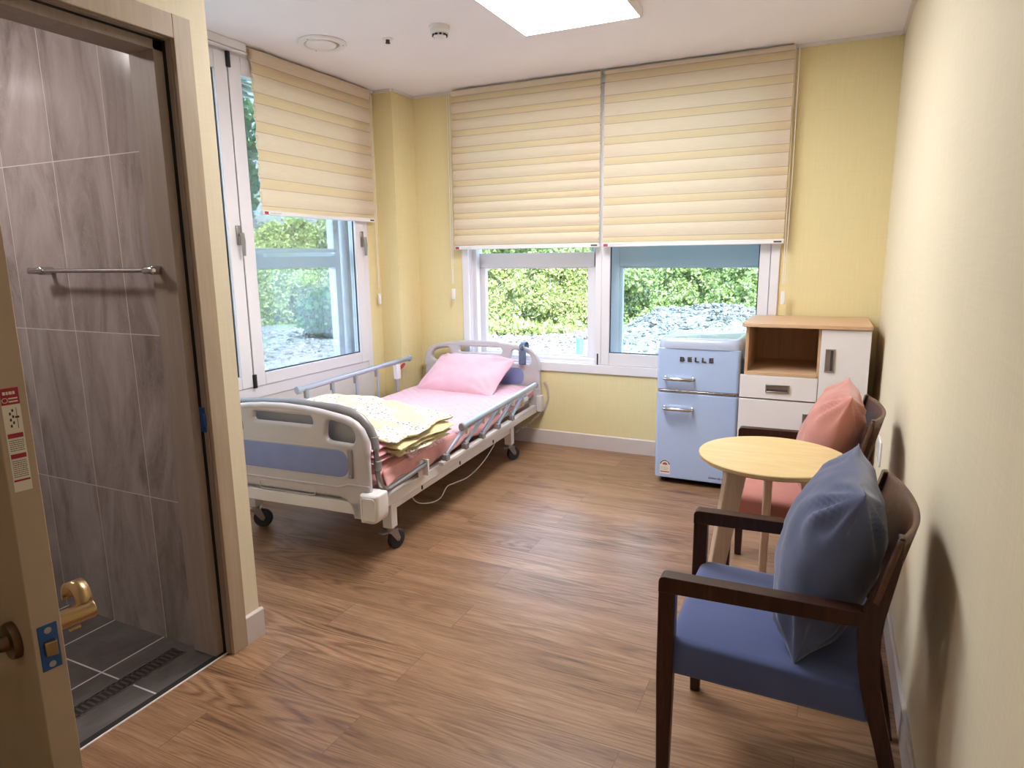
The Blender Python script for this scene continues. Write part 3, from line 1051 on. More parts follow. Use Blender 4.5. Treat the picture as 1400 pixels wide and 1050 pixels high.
# tall two-leaf window in the left wall
w2 = thing('window_2', 'tall white two-leaf window in the left wall beside the bed', 'window', (XL - 0.05, 2.875, LZ0), kind='structure')
g = G()
rect_frame(g, 'y', LY0, LY1, LZ0, LZ1, XL - 0.11, XL + 0.012, 0.062, 0.075, 0.06)
part(g, 'frame', 'pvc', w2, bevel=0.004)
mid = 2.875
zb, zt = LZ0 + 0.072, LZ1 - 0.056
leaves = []
for y0, y1, nm in ((mid + 0.004, LY1 - 0.058, 'casement'), (LY0 + 0.058, mid - 0.004, 'casement')):
    g = G()
    rect_frame(g, 'y', y0, y1, zb, zt, XL - 0.045, XL + 0.020, 0.088, 0.075, 0.095)
    lf = part(g, nm, 'pvc', w2, bevel=0.004)
    g = G().box(XL - 0.012, XL - 0.006, y0 + 0.086, y1 - 0.086, zb + 0.073, zt - 0.093)
    part(g, 'pane', 'tint', lf)
    g = G()
    a0, a1, b0, b1 = y0 + 0.088, y1 - 0.088, zb + 0.075, zt - 0.095
    g.box(XL - 0.004, XL + 0.002, a0, a1, b0, b0 + 0.007).box(XL - 0.004, XL + 0.002, a0, a0 + 0.006, b0, b1).box(XL - 0.004, XL + 0.002, a1 - 0.006, a1, b0, b1)
    part(g, 'seal', 'black', lf)
    # lever handle on the right stile
    hy, hz = y1 - 0.024, 1.505
    if nm == 'casement':
        g = G().box(XL + 0.020, XL + 0.030, hy - 0.016, hy + 0.016, hz - 0.040, hz + 0.070)
        h = part(g, 'handle', 'steel', lf, bevel=0.004)
        g = G().cyl((XL + 0.03, hy, hz + 0.02), (XL + 0.055, hy, hz + 0.02), 0.009, n=16)
        g.tube([(XL + 0.052, hy, hz + 0.028), (XL + 0.056, hy + 0.002, hz - 0.02), (XL + 0.052, hy + 0.004, hz - 0.10)], [0.012, 0.0125, 0.0095], 14)
        part(g, 'lever', 'steel', h)
g = G().box(XL - 0.03, XL + 0.012, mid - 0.005, mid + 0.005, zb, zt)
part(g, 'gap', 'black', w2)
for z0 in (zb - 0.004, zt - 0.075):
    g = G().tube([(XL + 0.026, mid, z0), (XL + 0.026, mid, z0 + 0.08)], 0.013, 16)
    part(g, 'hinge_cap', 'black', w2)
g = G()
OX1, OX0 = XL - 0.13, XL - 0.19
rect_frame(g, 'y', LY0, LY1, LZ0, LZ1, OX0, OX1 + 0.012, 0.09, 0.075)
g.box(OX0, OX1, LY0 + 0.08, LY1 - 0.20, 1.325, 1.455)
g.box(OX0, OX1, LY1 - 0.205, LY1 - 0.15, LZ0 + 0.07, LZ1 - 0.07)
g.box(OX0 + 0.01, OX1 - 0.02, LY1 - 0.14, LY1 - 0.12, LZ0 + 0.07, LZ1 - 0.07)
o = part(g, 'outer_frame', 'pvc', w2, bevel=0.003)
g = G().box(OX0 + 0.03, OX0 + 0.036, LY0 + 0.08, LY1 - 0.1, LZ0 + 0.07, LZ1 - 0.06)
part(g, 'outer_pane', 'glass', o)
# louvre slats of the outer window, seen at the top
g = G()
for k in range(5):
    g.box(OX0 - 0.02, OX0 + 0.0, LY0 + 0.09, LY1 - 0.1, 2.36 + k * 0.035, 2.372 + k * 0.035)
part(g, 'louvre', 'pvc', o)

# ------------------------------------------------------------------ roller blinds of banded fabric
def blind(axis, a0, a1, zbot, ztop, depth, pitch, label, loc, name='roller_blind', cord_at=None, cord_z=1.14, phase=0.0, puff=0.006, tab='left'):
    """axis 'x': hangs parallel to the back wall at y=depth, room side is -y; axis 'y': at x=depth, room side is +x"""
    t = thing(name, label, 'window blind', loc, group='banded roller blinds at the windows')
    s = -1 if axis == 'x' else 1
    def pt(a, d, z):
        return (a, depth + s * d, z) if axis == 'x' else (depth + s * d, a, z)
    def bx(g, p0, p1, d0, d1, z0, z1):
        A, B = pt(p0, d0, z0), pt(p1, d1, z1)
        return g.box(A[0], B[0], A[1], B[1], A[2], B[2])
    for layer, (d0, ph) in enumerate(((0.012, phase), (0.0, phase + 0.5))):
        g = G()
        z = zbot + 0.012
        opaque = pitch * 0.60
        # rows of the layer, bottom up, alternating opaque and sheer bands
        k = math.floor(ph) - 1
        zs = []
        n = int((ztop - zbot) / pitch) + 3
        base = zbot - pitch + (ph % 1.0) * pitch
        NA = 10
        for i in range(n):
            for (q0, q1, mi) in ((base + i * pitch, base + i * pitch + opaque, 0), (base + i * pitch + opaque, base + i * pitch + opaque + 0.004, 2), (base + i * pitch + opaque + 0.004, base + (i + 1) * pitch - 0.004, 1), (base + (i + 1) * pitch - 0.004, base + (i + 1) * pitch, 2)):
                q0c, q1c = max(q0, zbot), min(q1, ztop)
                if q1c - q0c < 0.002:
                    continue
                NZ = 7
                rows = []
                for r in range(NZ):
                    f = r / (NZ - 1)
                    zz = q0c + (q1c - q0c) * f
                    ff = (zz - q0) / (q1 - q0)
                    rows.append((zz, ff))
                vs, fs = [], []
                for (zz, ff) in rows:
                    for c in range(NA + 1):
                        a = a0 + (a1 - a0) * c / NA
                        bulge = math.sin(math.pi * ff)
                        d = d0 + (puff * bulge if mi == 0 else (0.5 * puff * bulge if mi == 1 else 0))
                        d += 0.0015 * math.sin(a * 7 + zz * 5 + layer)
                        vs.append(pt(a, d, zz))
                for r in range(NZ - 1):
                    for c in range(NA):
                        o = r * (NA + 1) + c
                        fs.append((o, o + 1, o + NA + 2, o + NA + 1))
                g.add(vs, fs, mi)
        part(g, 'fabric', ['blind', 'sheer', 'blind_line'], t, angle=60)
    # weighted rail at the bottom, end labels
    g = G()
    bx(g, a0 - 0.004, a1 + 0.004, -0.004, 0.020, zbot - 0.022, zbot + 0.006)
    rail = part(g, 'bottom_rail', 'white_plastic', t, bevel=0.004)
    e = (a0 + 0.006, a0 + 0.05) if axis == 'x' else (a0 + 0.012, a0 + 0.07)
    g = G(); bx(g, e[0], e[0] + 0.030, 0.020, 0.0206, zbot - 0.018, zbot - 0.002)
    part(g, 'red_tag', 'label_red', rail)
    g = G()
    for k in range(9):
        bx(g, e[0] + 0.045 + k * 0.010, e[0] + 0.051 + k * 0.010, 0.020, 0.0206, zbot - 0.012, zbot - 0.008)
    part(g, 'tag_print', 'handle_grey', rail)
    g = G(); bx(g, a1 - 0.055, a1 - 0.01, 0.020, 0.0206, zbot - 0.014, zbot - 0.004)
    part(g, 'dark_tag', 'label_dark', rail)
    # head roll
    g = G()
    A, B = pt(a0, -0.008, ztop + 0.0), pt(a1, -0.008, ztop + 0.0)
    g.cyl(A, B, 0.016, n=18)
    part(g, 'head_roll', 'blind', t)
    if cord_at is not None:
        g = G()
        for off in (-0.0, 0.020):
            g.tube([pt(cord_at + off, 0.004, ztop), pt(cord_at + off * 0.9 + 0.004, 0.006, (ztop + cord_z) / 2), pt(cord_at + off * 0.45 + 0.006, 0.004, cord_z + 0.05)], 0.0018, 6)
        c = part(g, 'pull_cord', 'white_plastic', t)
        g = G(); bx(g, cord_at, cord_at + 0.026, -0.004, 0.012, cord_z - 0.07, cord_z + 0.01)
        part(g, 'cord_weight', 'white_plastic', t, bevel=0.004)
    return t
BY = YB - 0.055
blind('x', -2.552, -1.433, 1.462, ZC - 0.022, BY, 0.116, 'cream banded blind over the clear half of the wide window, nearer the bed', (-1.99, BY, 1.44), cord_at=-2.598, cord_z=1.14, phase=0.1, puff=0.016)
blind('x', -1.405, -0.272, 1.462, ZC - 0.022, BY, 0.128, 'cream banded blind over the blue glass half of the wide window, above the fridge', (-0.84, BY, 1.44), cord_at=-0.268, cord_z=1.145, phase=0.35, puff=0.007)
blind('y', 3.022, 4.098, 1.665, ZC - 0.020, XL + 0.030, 0.158, 'cream banded blind half lowered over the tall left window', (XL + 0.03, 3.56, 1.64), cord_at=4.118, cord_z=1.115, phase=0.2, puff=0.016)
# slim rail of the raised blind beside it
rb = thing('blind_rail', 'slim white rail at the head of the tall left window', 'blind rail', (XL + 0.04, 2.4, ZC - 0.05))
g = G().box(XL + 0.014, XL + 0.05, 1.75, 2.99, ZC - 0.046, ZC - 0.001)
part(g, 'rail', 'white_plastic', rb, bevel=0.003)
g = G().box(XL + 0.03, XL + 0.056, 1.76, 2.985, ZC - 0.062, ZC - 0.050)
part(g, 'lower_rail', 'pvc', rb, bevel=0.003)

# ------------------------------------------------------------------ ceiling fittings
cl = thing('ceiling_light', 'large lit white panel lamp on the ceiling', 'ceiling light', (-1.24, 2.86, ZC))
LX0, LX1, LYa, LYb = -1.557, -0.922, 2.225, 3.485
g = G()
g.box(LX0, LX1, LYa, LYa + 0.012, 2.528, ZC).box(LX0, LX1, LYb - 0.012, LYb, 2.528, ZC).box(LX0, LX0 + 0.012, LYa, LYb, 2.528, ZC).box(LX1 - 0.012, LX1, LYa, LYb, 2.528, ZC)
part(g, 'frame', 'white_plastic', cl, bevel=0.002)
g = G().box(LX0 + 0.011, LX1 - 0.011, LYa + 0.011, LYb - 0.011, 2.530, 2.548)
part(g, 'diffuser', 'lamp_on', cl)

cv = thing('ceiling_vent', 'round white ventilation cover on the ceiling nearest the left window', 'vent', (-2.656, 3.172, ZC))
g = G().lathe([(0.132, 0), (0.135, -0.006), (0.128, -0.014), (0.102, -0.016), (0.094, -0.010), (0.094, 0.0)], (0, 0, 0), 'z', 48)
g.build('rim', 'white_plastic', cv)
g = G().lathe([(0.0, -0.004), (0.094, -0.004), (0.092, -0.002)], (0, 0, 0), 'z', 40)
g.build('recess', 'handle_grey', cv)
g = G().lathe([(0.0, -0.030), (0.05, -0.027), (0.080, -0.018), (0.084, -0.012), (0.078, -0.006), (0.0, -0.005)], (-0.004, -0.006, 0), 'z', 40)
g.build('disc', 'white_plastic', cv)
for t in range(3):
    a = t * 2.094 + 0.5
    G().cyl((0.115 * math.cos(a), 0.115 * math.sin(a), -0.017), (0.115 * math.cos(a), 0.115 * math.sin(a), -0.0145), 0.004, n=10).build('screw', 'handle_grey', cv)

sd = thing('smoke_detector', 'small white smoke detector on the ceiling near the lamp', 'smoke detector', (-1.94, 3.25, ZC))
G().lathe([(0.054, 0), (0.054, -0.012), (0.050, -0.016), (0.0, -0.016)], (0, 0, 0), 'z', 36).build('base', 'white_plastic', sd)
G().lathe([(0.050, -0.016), (0.052, -0.026), (0.046, -0.036), (0.036, -0.040), (0.0, -0.040)], (0, 0, 0), 'z', 36).build('body', 'white_plastic', sd)
g = G()
for k in range(10):
    a = k * 0.628
    g.box(-0.006, 0.006, -0.004, 0.004, -0.004, 0.004)
    for j in range(len(g.v) - 8, len(g.v)):
        x, y, z = g.v[j]
        y += 0.037
        g.v[j] = (x * math.cos(a) - y * math.sin(a), x * math.sin(a) + y * math.cos(a), z - 0.045)
g.build('slots', 'black', sd)
G().lathe([(0.033, -0.040), (0.034, -0.050), (0.024, -0.058), (0.0, -0.059)], (0, 0, 0), 'z', 30).build('sensor_head', 'white_plastic', sd)

sk = thing('sprinkler_head', 'tiny dark sprinkler head on the ceiling beside the round vent', 'sprinkler', (-2.297, 3.289, ZC))
G().lathe([(0.030, 0), (0.029, -0.004), (0.014, -0.006), (0.0, -0.006)], (0, 0, 0), 'z', 24).build('rosette', 'white_plastic', sk)
G().lathe([(0.011, -0.005), (0.010, -0.018), (0.013, -0.020), (0.013, -0.024), (0.0, -0.025)], (0, 0, 0), 'z', 18).build('nozzle', 'label_dark', sk)

el = thing('entry_light', 'warm lit square lamp on the ceiling near the doorway', 'ceiling light', (-0.75, -0.35, ZC))
G().box(-0.16, 0.16, -0.16, 0.16, -0.035, 0).build('housing', 'white_plastic', el, bevel=0.003)
G().box(-0.15, 0.15, -0.15, 0.15, -0.039, -0.034).build('diffuser', 'entry_on', el)
bl = thing('bathroom_light', 'small lit lamp on the bathroom ceiling', 'ceiling light', (-2.75, 0.75, 2.3))
G().lathe([(0.0, 0), (0.13, 0), (0.13, -0.03), (0.0, -0.03)], (0, 0, 0), 'z', 32).build('housing', 'white_plastic', bl)
G().lathe([(0.0, -0.029), (0.12, -0.029), (0.11, -0.05), (0.0, -0.055)], (0, 0, 0), 'z', 32).build('diffuser', 'bath_on', bl)

# ------------------------------------------------------------------ bathroom fittings
tb = thing('towel_bar', 'chrome towel bar on the grey marble tiles', 'towel bar', (-2.25, YT, 1.35))
g = G().cyl((-2.565, YT - 0.055, 1.35), (-1.965, YT - 0.055, 1.35), 0.0075, n=18)
part(g, 'bar', 'chrome', tb)
for xx, w in ((-2.535, 0.085), (-1.945, 0.05)):
    g = G().box(xx - w / 2, xx + w / 2, YT - 0.066, YT - 0.044, 1.339, 1.361)
    p = part(g, 'bracket', 'chrome', tb, bevel=0.006)
    g = G().box(xx - 0.010, xx + 0.010, YT - 0.05, YT - 0.0005, 1.336, 1.364)
    part(g, 'wall_arm', 'chrome', p, bevel=0.004)

fd = thing('floor_drain', 'long slotted dark drain grate in the bathroom floor', 'drain', (-2.035, 1.0, -0.004))
dx0, dx1, dy0, dy1 = -2.072, -2.002, 0.62, 1.455
g = G()
g.box(dx0, dx0 + 0.004, dy0, dy1, -0.02, -0.002).box(dx1 - 0.004, dx1, dy0, dy1, -0.02, -0.002).box(dx0, dx1, dy0, dy0 + 0.004, -0.02, -0.002).box(dx0, dx1, dy1 - 0.004, dy1, -0.02, -0.002)
part(g, 'rim', 'steel', fd)
g = G()
n = 44
for k in range(n + 1):
    y = dy0 + 0.006 + (dy1 - dy0 - 0.012) * k / n
    g.box(dx0 + 0.006, dx1 - 0.006, y - 0.0042, y + 0.0042, -0.006, -0.0025)
g.box(dx0 + 0.004, dx0 + 0.014, dy0, dy1, -0.006, -0.0025).box(dx1 - 0.014, dx1 - 0.004, dy0, dy1, -0.006, -0.0025)
part(g, 'grate', 'label_dark', fd)
g = G().box(dx0 + 0.002, dx1 - 0.002, dy0 + 0.002, dy1 - 0.002, -0.0039, -0.0035)
part(g, 'channel', 'gasket', fd)

ws = thing('wall_socket', 'white wall socket low on the cream wall by the coral armchair', 'wall socket', (XR, 3.60, 0.43))
g = G().box(XR - 0.009, XR, 3.53, 3.70, 0.362, 0.485)
part(g, 'plate', 'white_plastic', ws, bevel=0.004)
g = G().box(XR - 0.0105, XR - 0.008, 3.55, 3.68, 0.378, 0.470)
part(g, 'insert', 'bed_plastic', ws, bevel=0.002)

# ------------------------------------------------------------------ hospital bed
BO, BA = (-2.288, 3.337), R(3.5)
bed = thing('hospital_bed', 'grey and white adjustable hospital bed on castors under the windows', 'bed', (*BO, 0), BA)

def board_outline(zt, zb):
    right = [(0.0, zt), (0.12, zt - 0.004), (0.22, zt - 0.013), (0.31, zt - 0.027), (0.37, zt - 0.042), (0.415, zt - 0.064), (0.447, zt - 0.094), (0.466, zt - 0.13), (0.474, zt - 0.175), (0.477, zt - 0.30),
             (0.480, zb), (0.380, zb), (0.362, zb + 0.055), (0.342, zb + 0.082), (0.31, zb + 0.094)]
    return right + [(-x, z) for x, z in reversed(right[1:])]

def end_board(name, zt, zb, yf, yb, face, kx=1.0):
    """face: the side (y) that carries the coloured panel"""
    def side(sx):
        p = [(0.243, zt - 0.152), (0.402, zt - 0.160), (0.414, zt - 0.115), (0.378, zt - 0.066), (0.258, zt - 0.055)]
        return rpoly([(kx * sx * a, b) for a, b in p], [0.03, 0.035, 0.05, 0.045, 0.03])
    mid = rpoly([(kx * a, b) for a, b in ((-0.182, zt - 0.090), (0.182, zt - 0.090), (0.172, zt - 0.046), (-0.172, zt - 0.046))], 0.02)
    b = plate(name, [(kx * a, b) for a, b in board_outline(zt, zb)], [mid, side(1), side(-1)], yf, yb, 'bed_plastic', bed, bevel=0.014, seg=4)
    # thickened handrail along the top
    zz = lambda x: zt - 0.012 - 0.030 * (abs(x) / 0.33) ** 2
    pts = [(-0.461, (yf + yb) / 2, zt - 0.20), (-0.458, (yf + yb) / 2, zt - 0.14), (-0.438, (yf + yb) / 2, zt - 0.098), (-0.405, (yf + yb) / 2, zt - 0.070)]
    pts += [(x, (yf + yb) / 2, zz(x) - 0.006) for x in [-0.36, -0.3, -0.2, -0.1, 0, 0.1, 0.2, 0.3, 0.36]]
    pts += [(-x, y, z) for x, y, z in reversed(pts[:4])]
    pts = [(kx * x, y, z) for x, y, z in pts]
    G().tube(pts, 0.021, 14, squash=(1.25 if kx == 1 else 0.95, 0.85)).build('grip_rail', 'bed_plastic', b, angle=60)
    sgn = -1 if face < (yf + yb) / 2 else 1
    pan = rpoly([(-0.352, zt - 0.314), (0.352, zt - 0.314), (0.352, zt - 0.190), (-0.352, zt - 0.190)], 0.060, 10)
    q = plate('panel', pan, [], face - 0.002, face + 0.002, 'bed_panel', b, bevel=0.0012, seg=2)
    q['label'] = 'violet blue inset panel'
    # moulded ridges
    ridge = [(-0.476, zt - 0.345), (-0.36, zt - 0.345), (-0.30, zt - 0.362), (0.30, zt - 0.362), (0.36, zt - 0.345), (0.476, zt - 0.345)]
    g = G().tube([(kx * x, face, z) for x, z in ridge], 0.0045, 8)
    cap = rpoly([(-0.16, zt - 0.418), (0.16, zt - 0.418), (0.16, zt - 0.378), (-0.16, zt - 0.378)], 0.018, 6)
    g.tube([(x, face + sgn * -0.0015, z) for x, z in cap + cap[:1]], 0.003, 6)
    rim = rpoly([(-0.358, zt - 0.320), (0.358, zt - 0.320), (0.358, zt - 0.184), (-0.358, zt - 0.184)], 0.066, 10)
    g.tube([(x, face + sgn * -0.001, z) for x, z in rim + rim[:1]], 0.0035, 6)
    g.build('ridges', 'bed_plastic', b, angle=60)
    return b
FY0, FY1 = -1.125, -1.092
HY0, HY1 = 1.055, 1.098
foot = end_board('footboard', 0.738, 0.232, FY0, FY1, FY0, 0.955)
head = end_board('headboard', 0.765, 0.255, HY0, HY1, HY0)
# grey bracket strips on the footboard, bumper blocks at all four corners
for sx in (-1, 1):
    G().box(sx * 0.356, sx * 0.377, FY0 - 0.012, FY0 + 0.003, 0.425, 0.558).build('hook_strip', 'grey_plastic', foot, bevel=0.004)
    G().box(sx * 0.361, sx * 0.371, FY0 - 0.014, FY0 - 0.010, 0.430, 0.442).build('bolt', 'steel', foot, bevel=0.002)
for sx in (-1, 1):
    for (y0, y1, z0, z1) in ((-1.150, -1.050, 0.228, 0.366),):
        o = plate('corner_bumper', rpoly([(0.412 * sx, z0), (0.508 * sx, z0), (0.508 * sx, z1), (0.412 * sx, z1)], [0.012, 0.05, 0.012, 0.012]), [], y0, y1, 'bed_metal', bed, bevel=0.018, seg=4)
    plate('bumper_rim', rpoly([(0.422 * sx, 0.244), (0.498 * sx, 0.244), (0.498 * sx, 0.350), (0.422 * sx, 0.350)], 0.02), [rpoly([(0.430 * sx, 0.252), (0.490 * sx, 0.252), (0.490 * sx, 0.342), (0.430 * sx, 0.342)], 0.016)], -1.1525, -1.148, 'bed_metal', bed, bevel=0.001, seg=1)
# frame
g = G()
for sx in (-1, 1):
    g.box(sx * 0.418, sx * 0.452, -1.075, 1.055, 0.248, 0.302)
    g.box(sx * 0.395, sx * 0.425, -0.88, 0.60, 0.200, 0.250)
g.box(-0.418, 0.418, -1.078, -1.045, 0.256, 0.318)
g.box(-0.418, 0.418, 1.02, 1.055, 0.256, 0.318)
g.box(-0.395, 0.395, -0.93, -0.88, 0.195, 0.248)
g.box(-0.395, 0.395, 0.60, 0.65, 0.195, 0.248)
g.box(-0.40, 0.40, -1.125, -1.095, 0.255, 0.312)
fr_ = g.build('frame', 'bed_metal', bed, bevel=0.004)
for y in (-0.62, -0.18, 0.30):
    G().box(0.424, 0.430, y - 0.004, y + 0.004, 0.212, 0.232).build('frame_bolt', 'black', fr_)
# lying surface: slatted platform
g = G()
for k in range(9):
    y = -0.98 + k * 0.235
    g.box(-0.40, 0.40, y, y + 0.19, 0.326, 0.336)
for sx in (-1, 1):
    g.box(sx * 0.33, sx * 0.37, -1.0, 1.02, 0.298, 0.326)
g.build('platform', 'bed_metal', bed)
# legs and castors
def castor(px, py, ang):
    lg = G().box(px - 0.026, px + 0.026, py - 0.026, py + 0.026, 0.118, 0.25).build('leg', 'bed_metal', bed, bevel=0.004)
    c = thing_part('castor', bed, (px, py, 0), ang)
    g = G()
    g.cyl((0, 0, 0.10), (0, 0, 0.120), 0.020, n=18)
    g.box(-0.024, 0.030, -0.022, 0.022, 0.092, 0.104)
    for s in (-1, 1):
        g.prism([(-0.020, 0.098), (0.030, 0.098), (0.048, 0.052), (0.040, 0.036), (0.026, 0.040), (-0.006, 0.08)], 'y', s * 0.0185, s * 0.0155)
    g.cyl((0.034, -0.022, 0.048), (0.034, 0.022, 0.048), 0.007, n=14)
    g.build('fork', 'steel', c, bevel=0.001)
    g = G().box(-0.062, -0.018, -0.018, 0.018, 0.097, 0.103)
    g.build('brake_pedal', 'steel', c, bevel=0.002)
    G().lathe([(0.018, -0.013), (0.042, -0.0135), (0.048, -0.009), (0.048, 0.009), (0.042, 0.0135), (0.018, 0.013)], (0.034, 0, 0.0485), 'y', 36).build('tyre', 'tyre', c)
    G().lathe([(0.0, -0.0115), (0.030, -0.0125), (0.034, -0.0100), (0.034, 0.0100), (0.030, 0.0125), (0.0, 0.0115)], (0.034, 0, 0.0485), 'y', 30).build('hub', 'grey_plastic', c)
def thing_part(name, parent, loc, rotz):
    o = bpy.data.objects.new(name, None)
    COL.objects.link(o)
    o.empty_display_size = 0.03
    o.parent = parent
    o.location = loc
    o.rotation_euler = (0, 0, rotz)
    return o
castor(0.410, -0.905, R(75))
castor(-0.410, -0.905, R(28))
castor(0.410, 0.615, R(60))
castor(-0.410, 0.615, R(40))

# folding side rails
def rail_right():
    r = G().tube([(0.500, -0.290, 0.468), (0.500, 0.905, 0.486)], 0.0165, 16, squash=(0.95, 1.25)).build('side_rail', 'rail_alu', bed, angle=50)
    for y, z in ((-0.292, 0.468), (0.903, 0.486)):
        G().tube([(0.500, y - 0.008, z), (0.500, y + 0.010, z)], 0.0185, 16, squash=(0.95, 1.25)).build('end_cap', 'grey_plastic', r, bevel=0.003)
    G().box(0.462, 0.492, -0.50, 0.60, 0.306, 0.326).build('base_bar', 'bed_metal', r, bevel=0.003)
    for k in range(5):
        y = -0.449 + 0.2335 * k
        yt, zt = y + 0.215, 0.448 + 0.0035 * k
        G().box(0.466, 0.497, y - 0.022, y + 0.020, 0.322, 0.358).build('post_foot', 'grey_plastic', r, bevel=0.005)
        p = G().tube([(0.481, y + 0.004, 0.352), (0.489, yt, zt)], 0.0105, 12, squash=(0.9, 1.2)).build('post', 'rail_alu', r, angle=50)
        G().box(0.487, 0.503, yt + 0.006, yt + 0.030, zt - 0.036, zt + 0.018).build('post_head', 'bed_metal', r, bevel=0.003)
    G().box(0.480, 0.506, 0.655, 0.74, 0.405, 0.440).build('release_lever', 'bed_metal', r, bevel=0.006)
def rail_left():
    r = G().tube([(-0.500, -0.395, 0.632), (-0.500, 0.860, 0.640)], 0.0135, 16, squash=(0.95, 1.3)).build('side_rail', 'rail_alu', bed, angle=50)
    for y, z in ((-0.405, 0.632), (0.865, 0.640)):
        G().tube([(-0.500, y - 0.012, z), (-0.500, y + 0.012, z)], 0.0185, 16, squash=(0.95, 1.3)).build('end_cap', 'rail_alu', r, bevel=0.003)
    G().box(-0.492, -0.462, -0.50, 0.74, 0.306, 0.326).build('base_bar', 'bed_metal', r, bevel=0.003)
    for k in range(5):
        y = -0.335 + 0.2495 * k
        G().tube([(-0.485, y - 0.01, 0.325), (-0.492, y, 0.620)], 0.0115, 12, squash=(0.9, 1.2)).build('post', 'rail_alu', r, angle=50)
        G().box(-0.503, -0.486, y - 0.022, y - 0.002, 0.575, 0.632).build('post_head', 'grey_plastic', r, bevel=0.003)
        G().box(-0.500, -0.47, y - 0.020, y + 0.018, 0.320, 0.356).build('post_foot', 'grey_plastic', r, bevel=0.005)
    G().box(-0.508, -0.472, 0.640, 0.690, 0.515, 0.622).build('lock_housing', 'bed_metal', r, bevel=0.006)
    q = G().prism([(0.690, 0.588), (0.735, 0.606), (0.775, 0.618), (0.768, 0.604), (0.735, 0.584), (0.70, 0.574)], 'x', -0.500, -0.480).build('release_lever', 'label_red', r, bevel=0.004)
    q['label'] = 'red release lever'
rail_right()
rail_left()
# bent bar behind the footboard that turns under the mattress edge
pts = []
for x, z in ((-0.30, 0.706), (0.0, 0.722), (0.25, 0.712), (0.33, 0.700), (0.385, 0.676), (0.425, 0.635), (0.448, 0.585)):
    pts.append((x - (0.012 if x > 0.3 else 0), -1.040, z + 0.003))
upper = G().tube(pts, 0.0180, 14, squash=(1, 1.15)).build('foot_bar', 'tube_grey', bed, angle=60)
low = [(0.462, -1.05, 0.600), (0.448, -1.048, 0.50), (0.452, -1.048, 0.42), (0.462, -1.046, 0.378), (0.471, -1.028, 0.352), (0.471, -0.99, 0.346), (0.471, -0.85, 0.351), (0.470, -0.64, 0.362)]
G().tube([(0.436, -1.040, 0.590), (0.444, -1.044, 0.555)] + low[1:], 0.0125, 14).build('foot_bar_tube', 'steel', upper, angle=60)
for z0, z1 in ((0.545, 0.60), (0.445, 0.49)):
    G().tube([(0.446 if z0 > 0.5 else 0.451, -1.046, z0), (0.438 if z0 > 0.5 else 0.449, -1.042, z1)], 0.0185, 14).build('clamp', 'grey_plastic', upper, bevel=0.003)
g = G().box(0.452, 0.486, -0.655, -0.640, 0.302, 0.385)
g.box(0.452, 0.456, -0.70, -0.64, 0.302, 0.385).box(0.46, 0.464, -0.70, -0.66, 0.345, 0.385)
g.build('support_bracket', 'bed_metal', bed, bevel=0.002)
bp = plate('back_panel', rpoly([(-0.42, 0.36), (0.42, 0.36), (0.415, 0.60), (0.355, 0.672), (0.20, 0.708), (-0.20, 0.708), (-0.355, 0.672), (-0.415, 0.60)], [0.02, 0.02, 0.08, 0.08, 0.1, 0.1, 0.08, 0.08]), [], -1.062, -1.052, 'tube_grey', bed, bevel=0.003, seg=2)
bp['label'] = 'grey panel behind the footboard'
# cross struts visible below the mattress at the foot
for q_ in (((0.40, -0.98, 0.318), (0.40, -0.72, 0.34)), ((0.36, -0.93, 0.26), (0.40, -0.72, 0.335)), ((0.33, -0.55, 0.29), (0.42, -0.42, 0.33))):
    G().tube(q_, 0.011, 8).build('lifting_strut', 'bed_metal', bed)
G().box(0.455, 0.492, 1.04, 1.10, 0.257, 0.375).build('cable_bracket', 'bed_metal', bed, bevel=0.004)

# ------------------------------------------------------------------ bedding (things that lie on the bed)
def onbed(name, label, cat, x, y, z, rot=0.0):
    ca, sa = math.cos(BA), math.sin(BA)
    return thing(name, label, cat, (BO[0] + ca * x - sa * y, BO[1] + sa * x + ca * y, z), BA + rot)

mt = onbed('mattress', 'mattress in a pink quilted cover on the hospital bed', 'mattress', 0, 0, 0)
g = G()
soft_slab(g, [(-0.435, -1.035), (0.435, -1.035), (0.435, 1.035), (-0.435, 1.035)], lambda u, v: 0.337, 0.104, 50, 90, 0.004, 9, 1, pw=22)
weld(g.build('core', 'pink_sheet', mt, angle=80), 0.0004)
g = G()
def cov(a, b):
    # thin quilted pad laid over the top and hanging a little over the side
    x = -0.445 + 0.89 * a
    y = -0.76 + 1.785 * b
    z = 0.4445 + 0.0035 * fbm(x * 9, y * 9, 3)
    e = max(0, abs(x) - 0.395)
    z -= e * e * 9.0
    w = max(0, abs(x) - 0.425) / 0.02
    return (x + (0.004 * math.sin(y * 23) if abs(x) > 0.42 else 0), y, z - 0.012 * w + 0.004)
g.surf(cov, 60, 90)
o = g.build('quilted_cover', 'pink_cover', mt, angle=80)
so = o.modifiers.new('solid', 'SOLIDIFY'); so.thickness = 0.012; so.offset = -1
g = G()
def skirtf(a, b):
    y = -0.99 + 1.40 * a
    x = 0.438 + 0.012 * math.sin(y * 17) * b + 0.006 * fbm(y * 8, b * 2, 1) + 0.01 * b
    z = 0.425 - b * (0.085 + 0.012 * math.sin(y * 9))
    return (x, y, z)
g.surf(skirtf, 70, 10)
o = g.build('sheet_side', 'pink_sheet', mt, angle=80)
so = o.modifiers.new('solid', 'SOLIDIFY'); so.thickness = 0.004

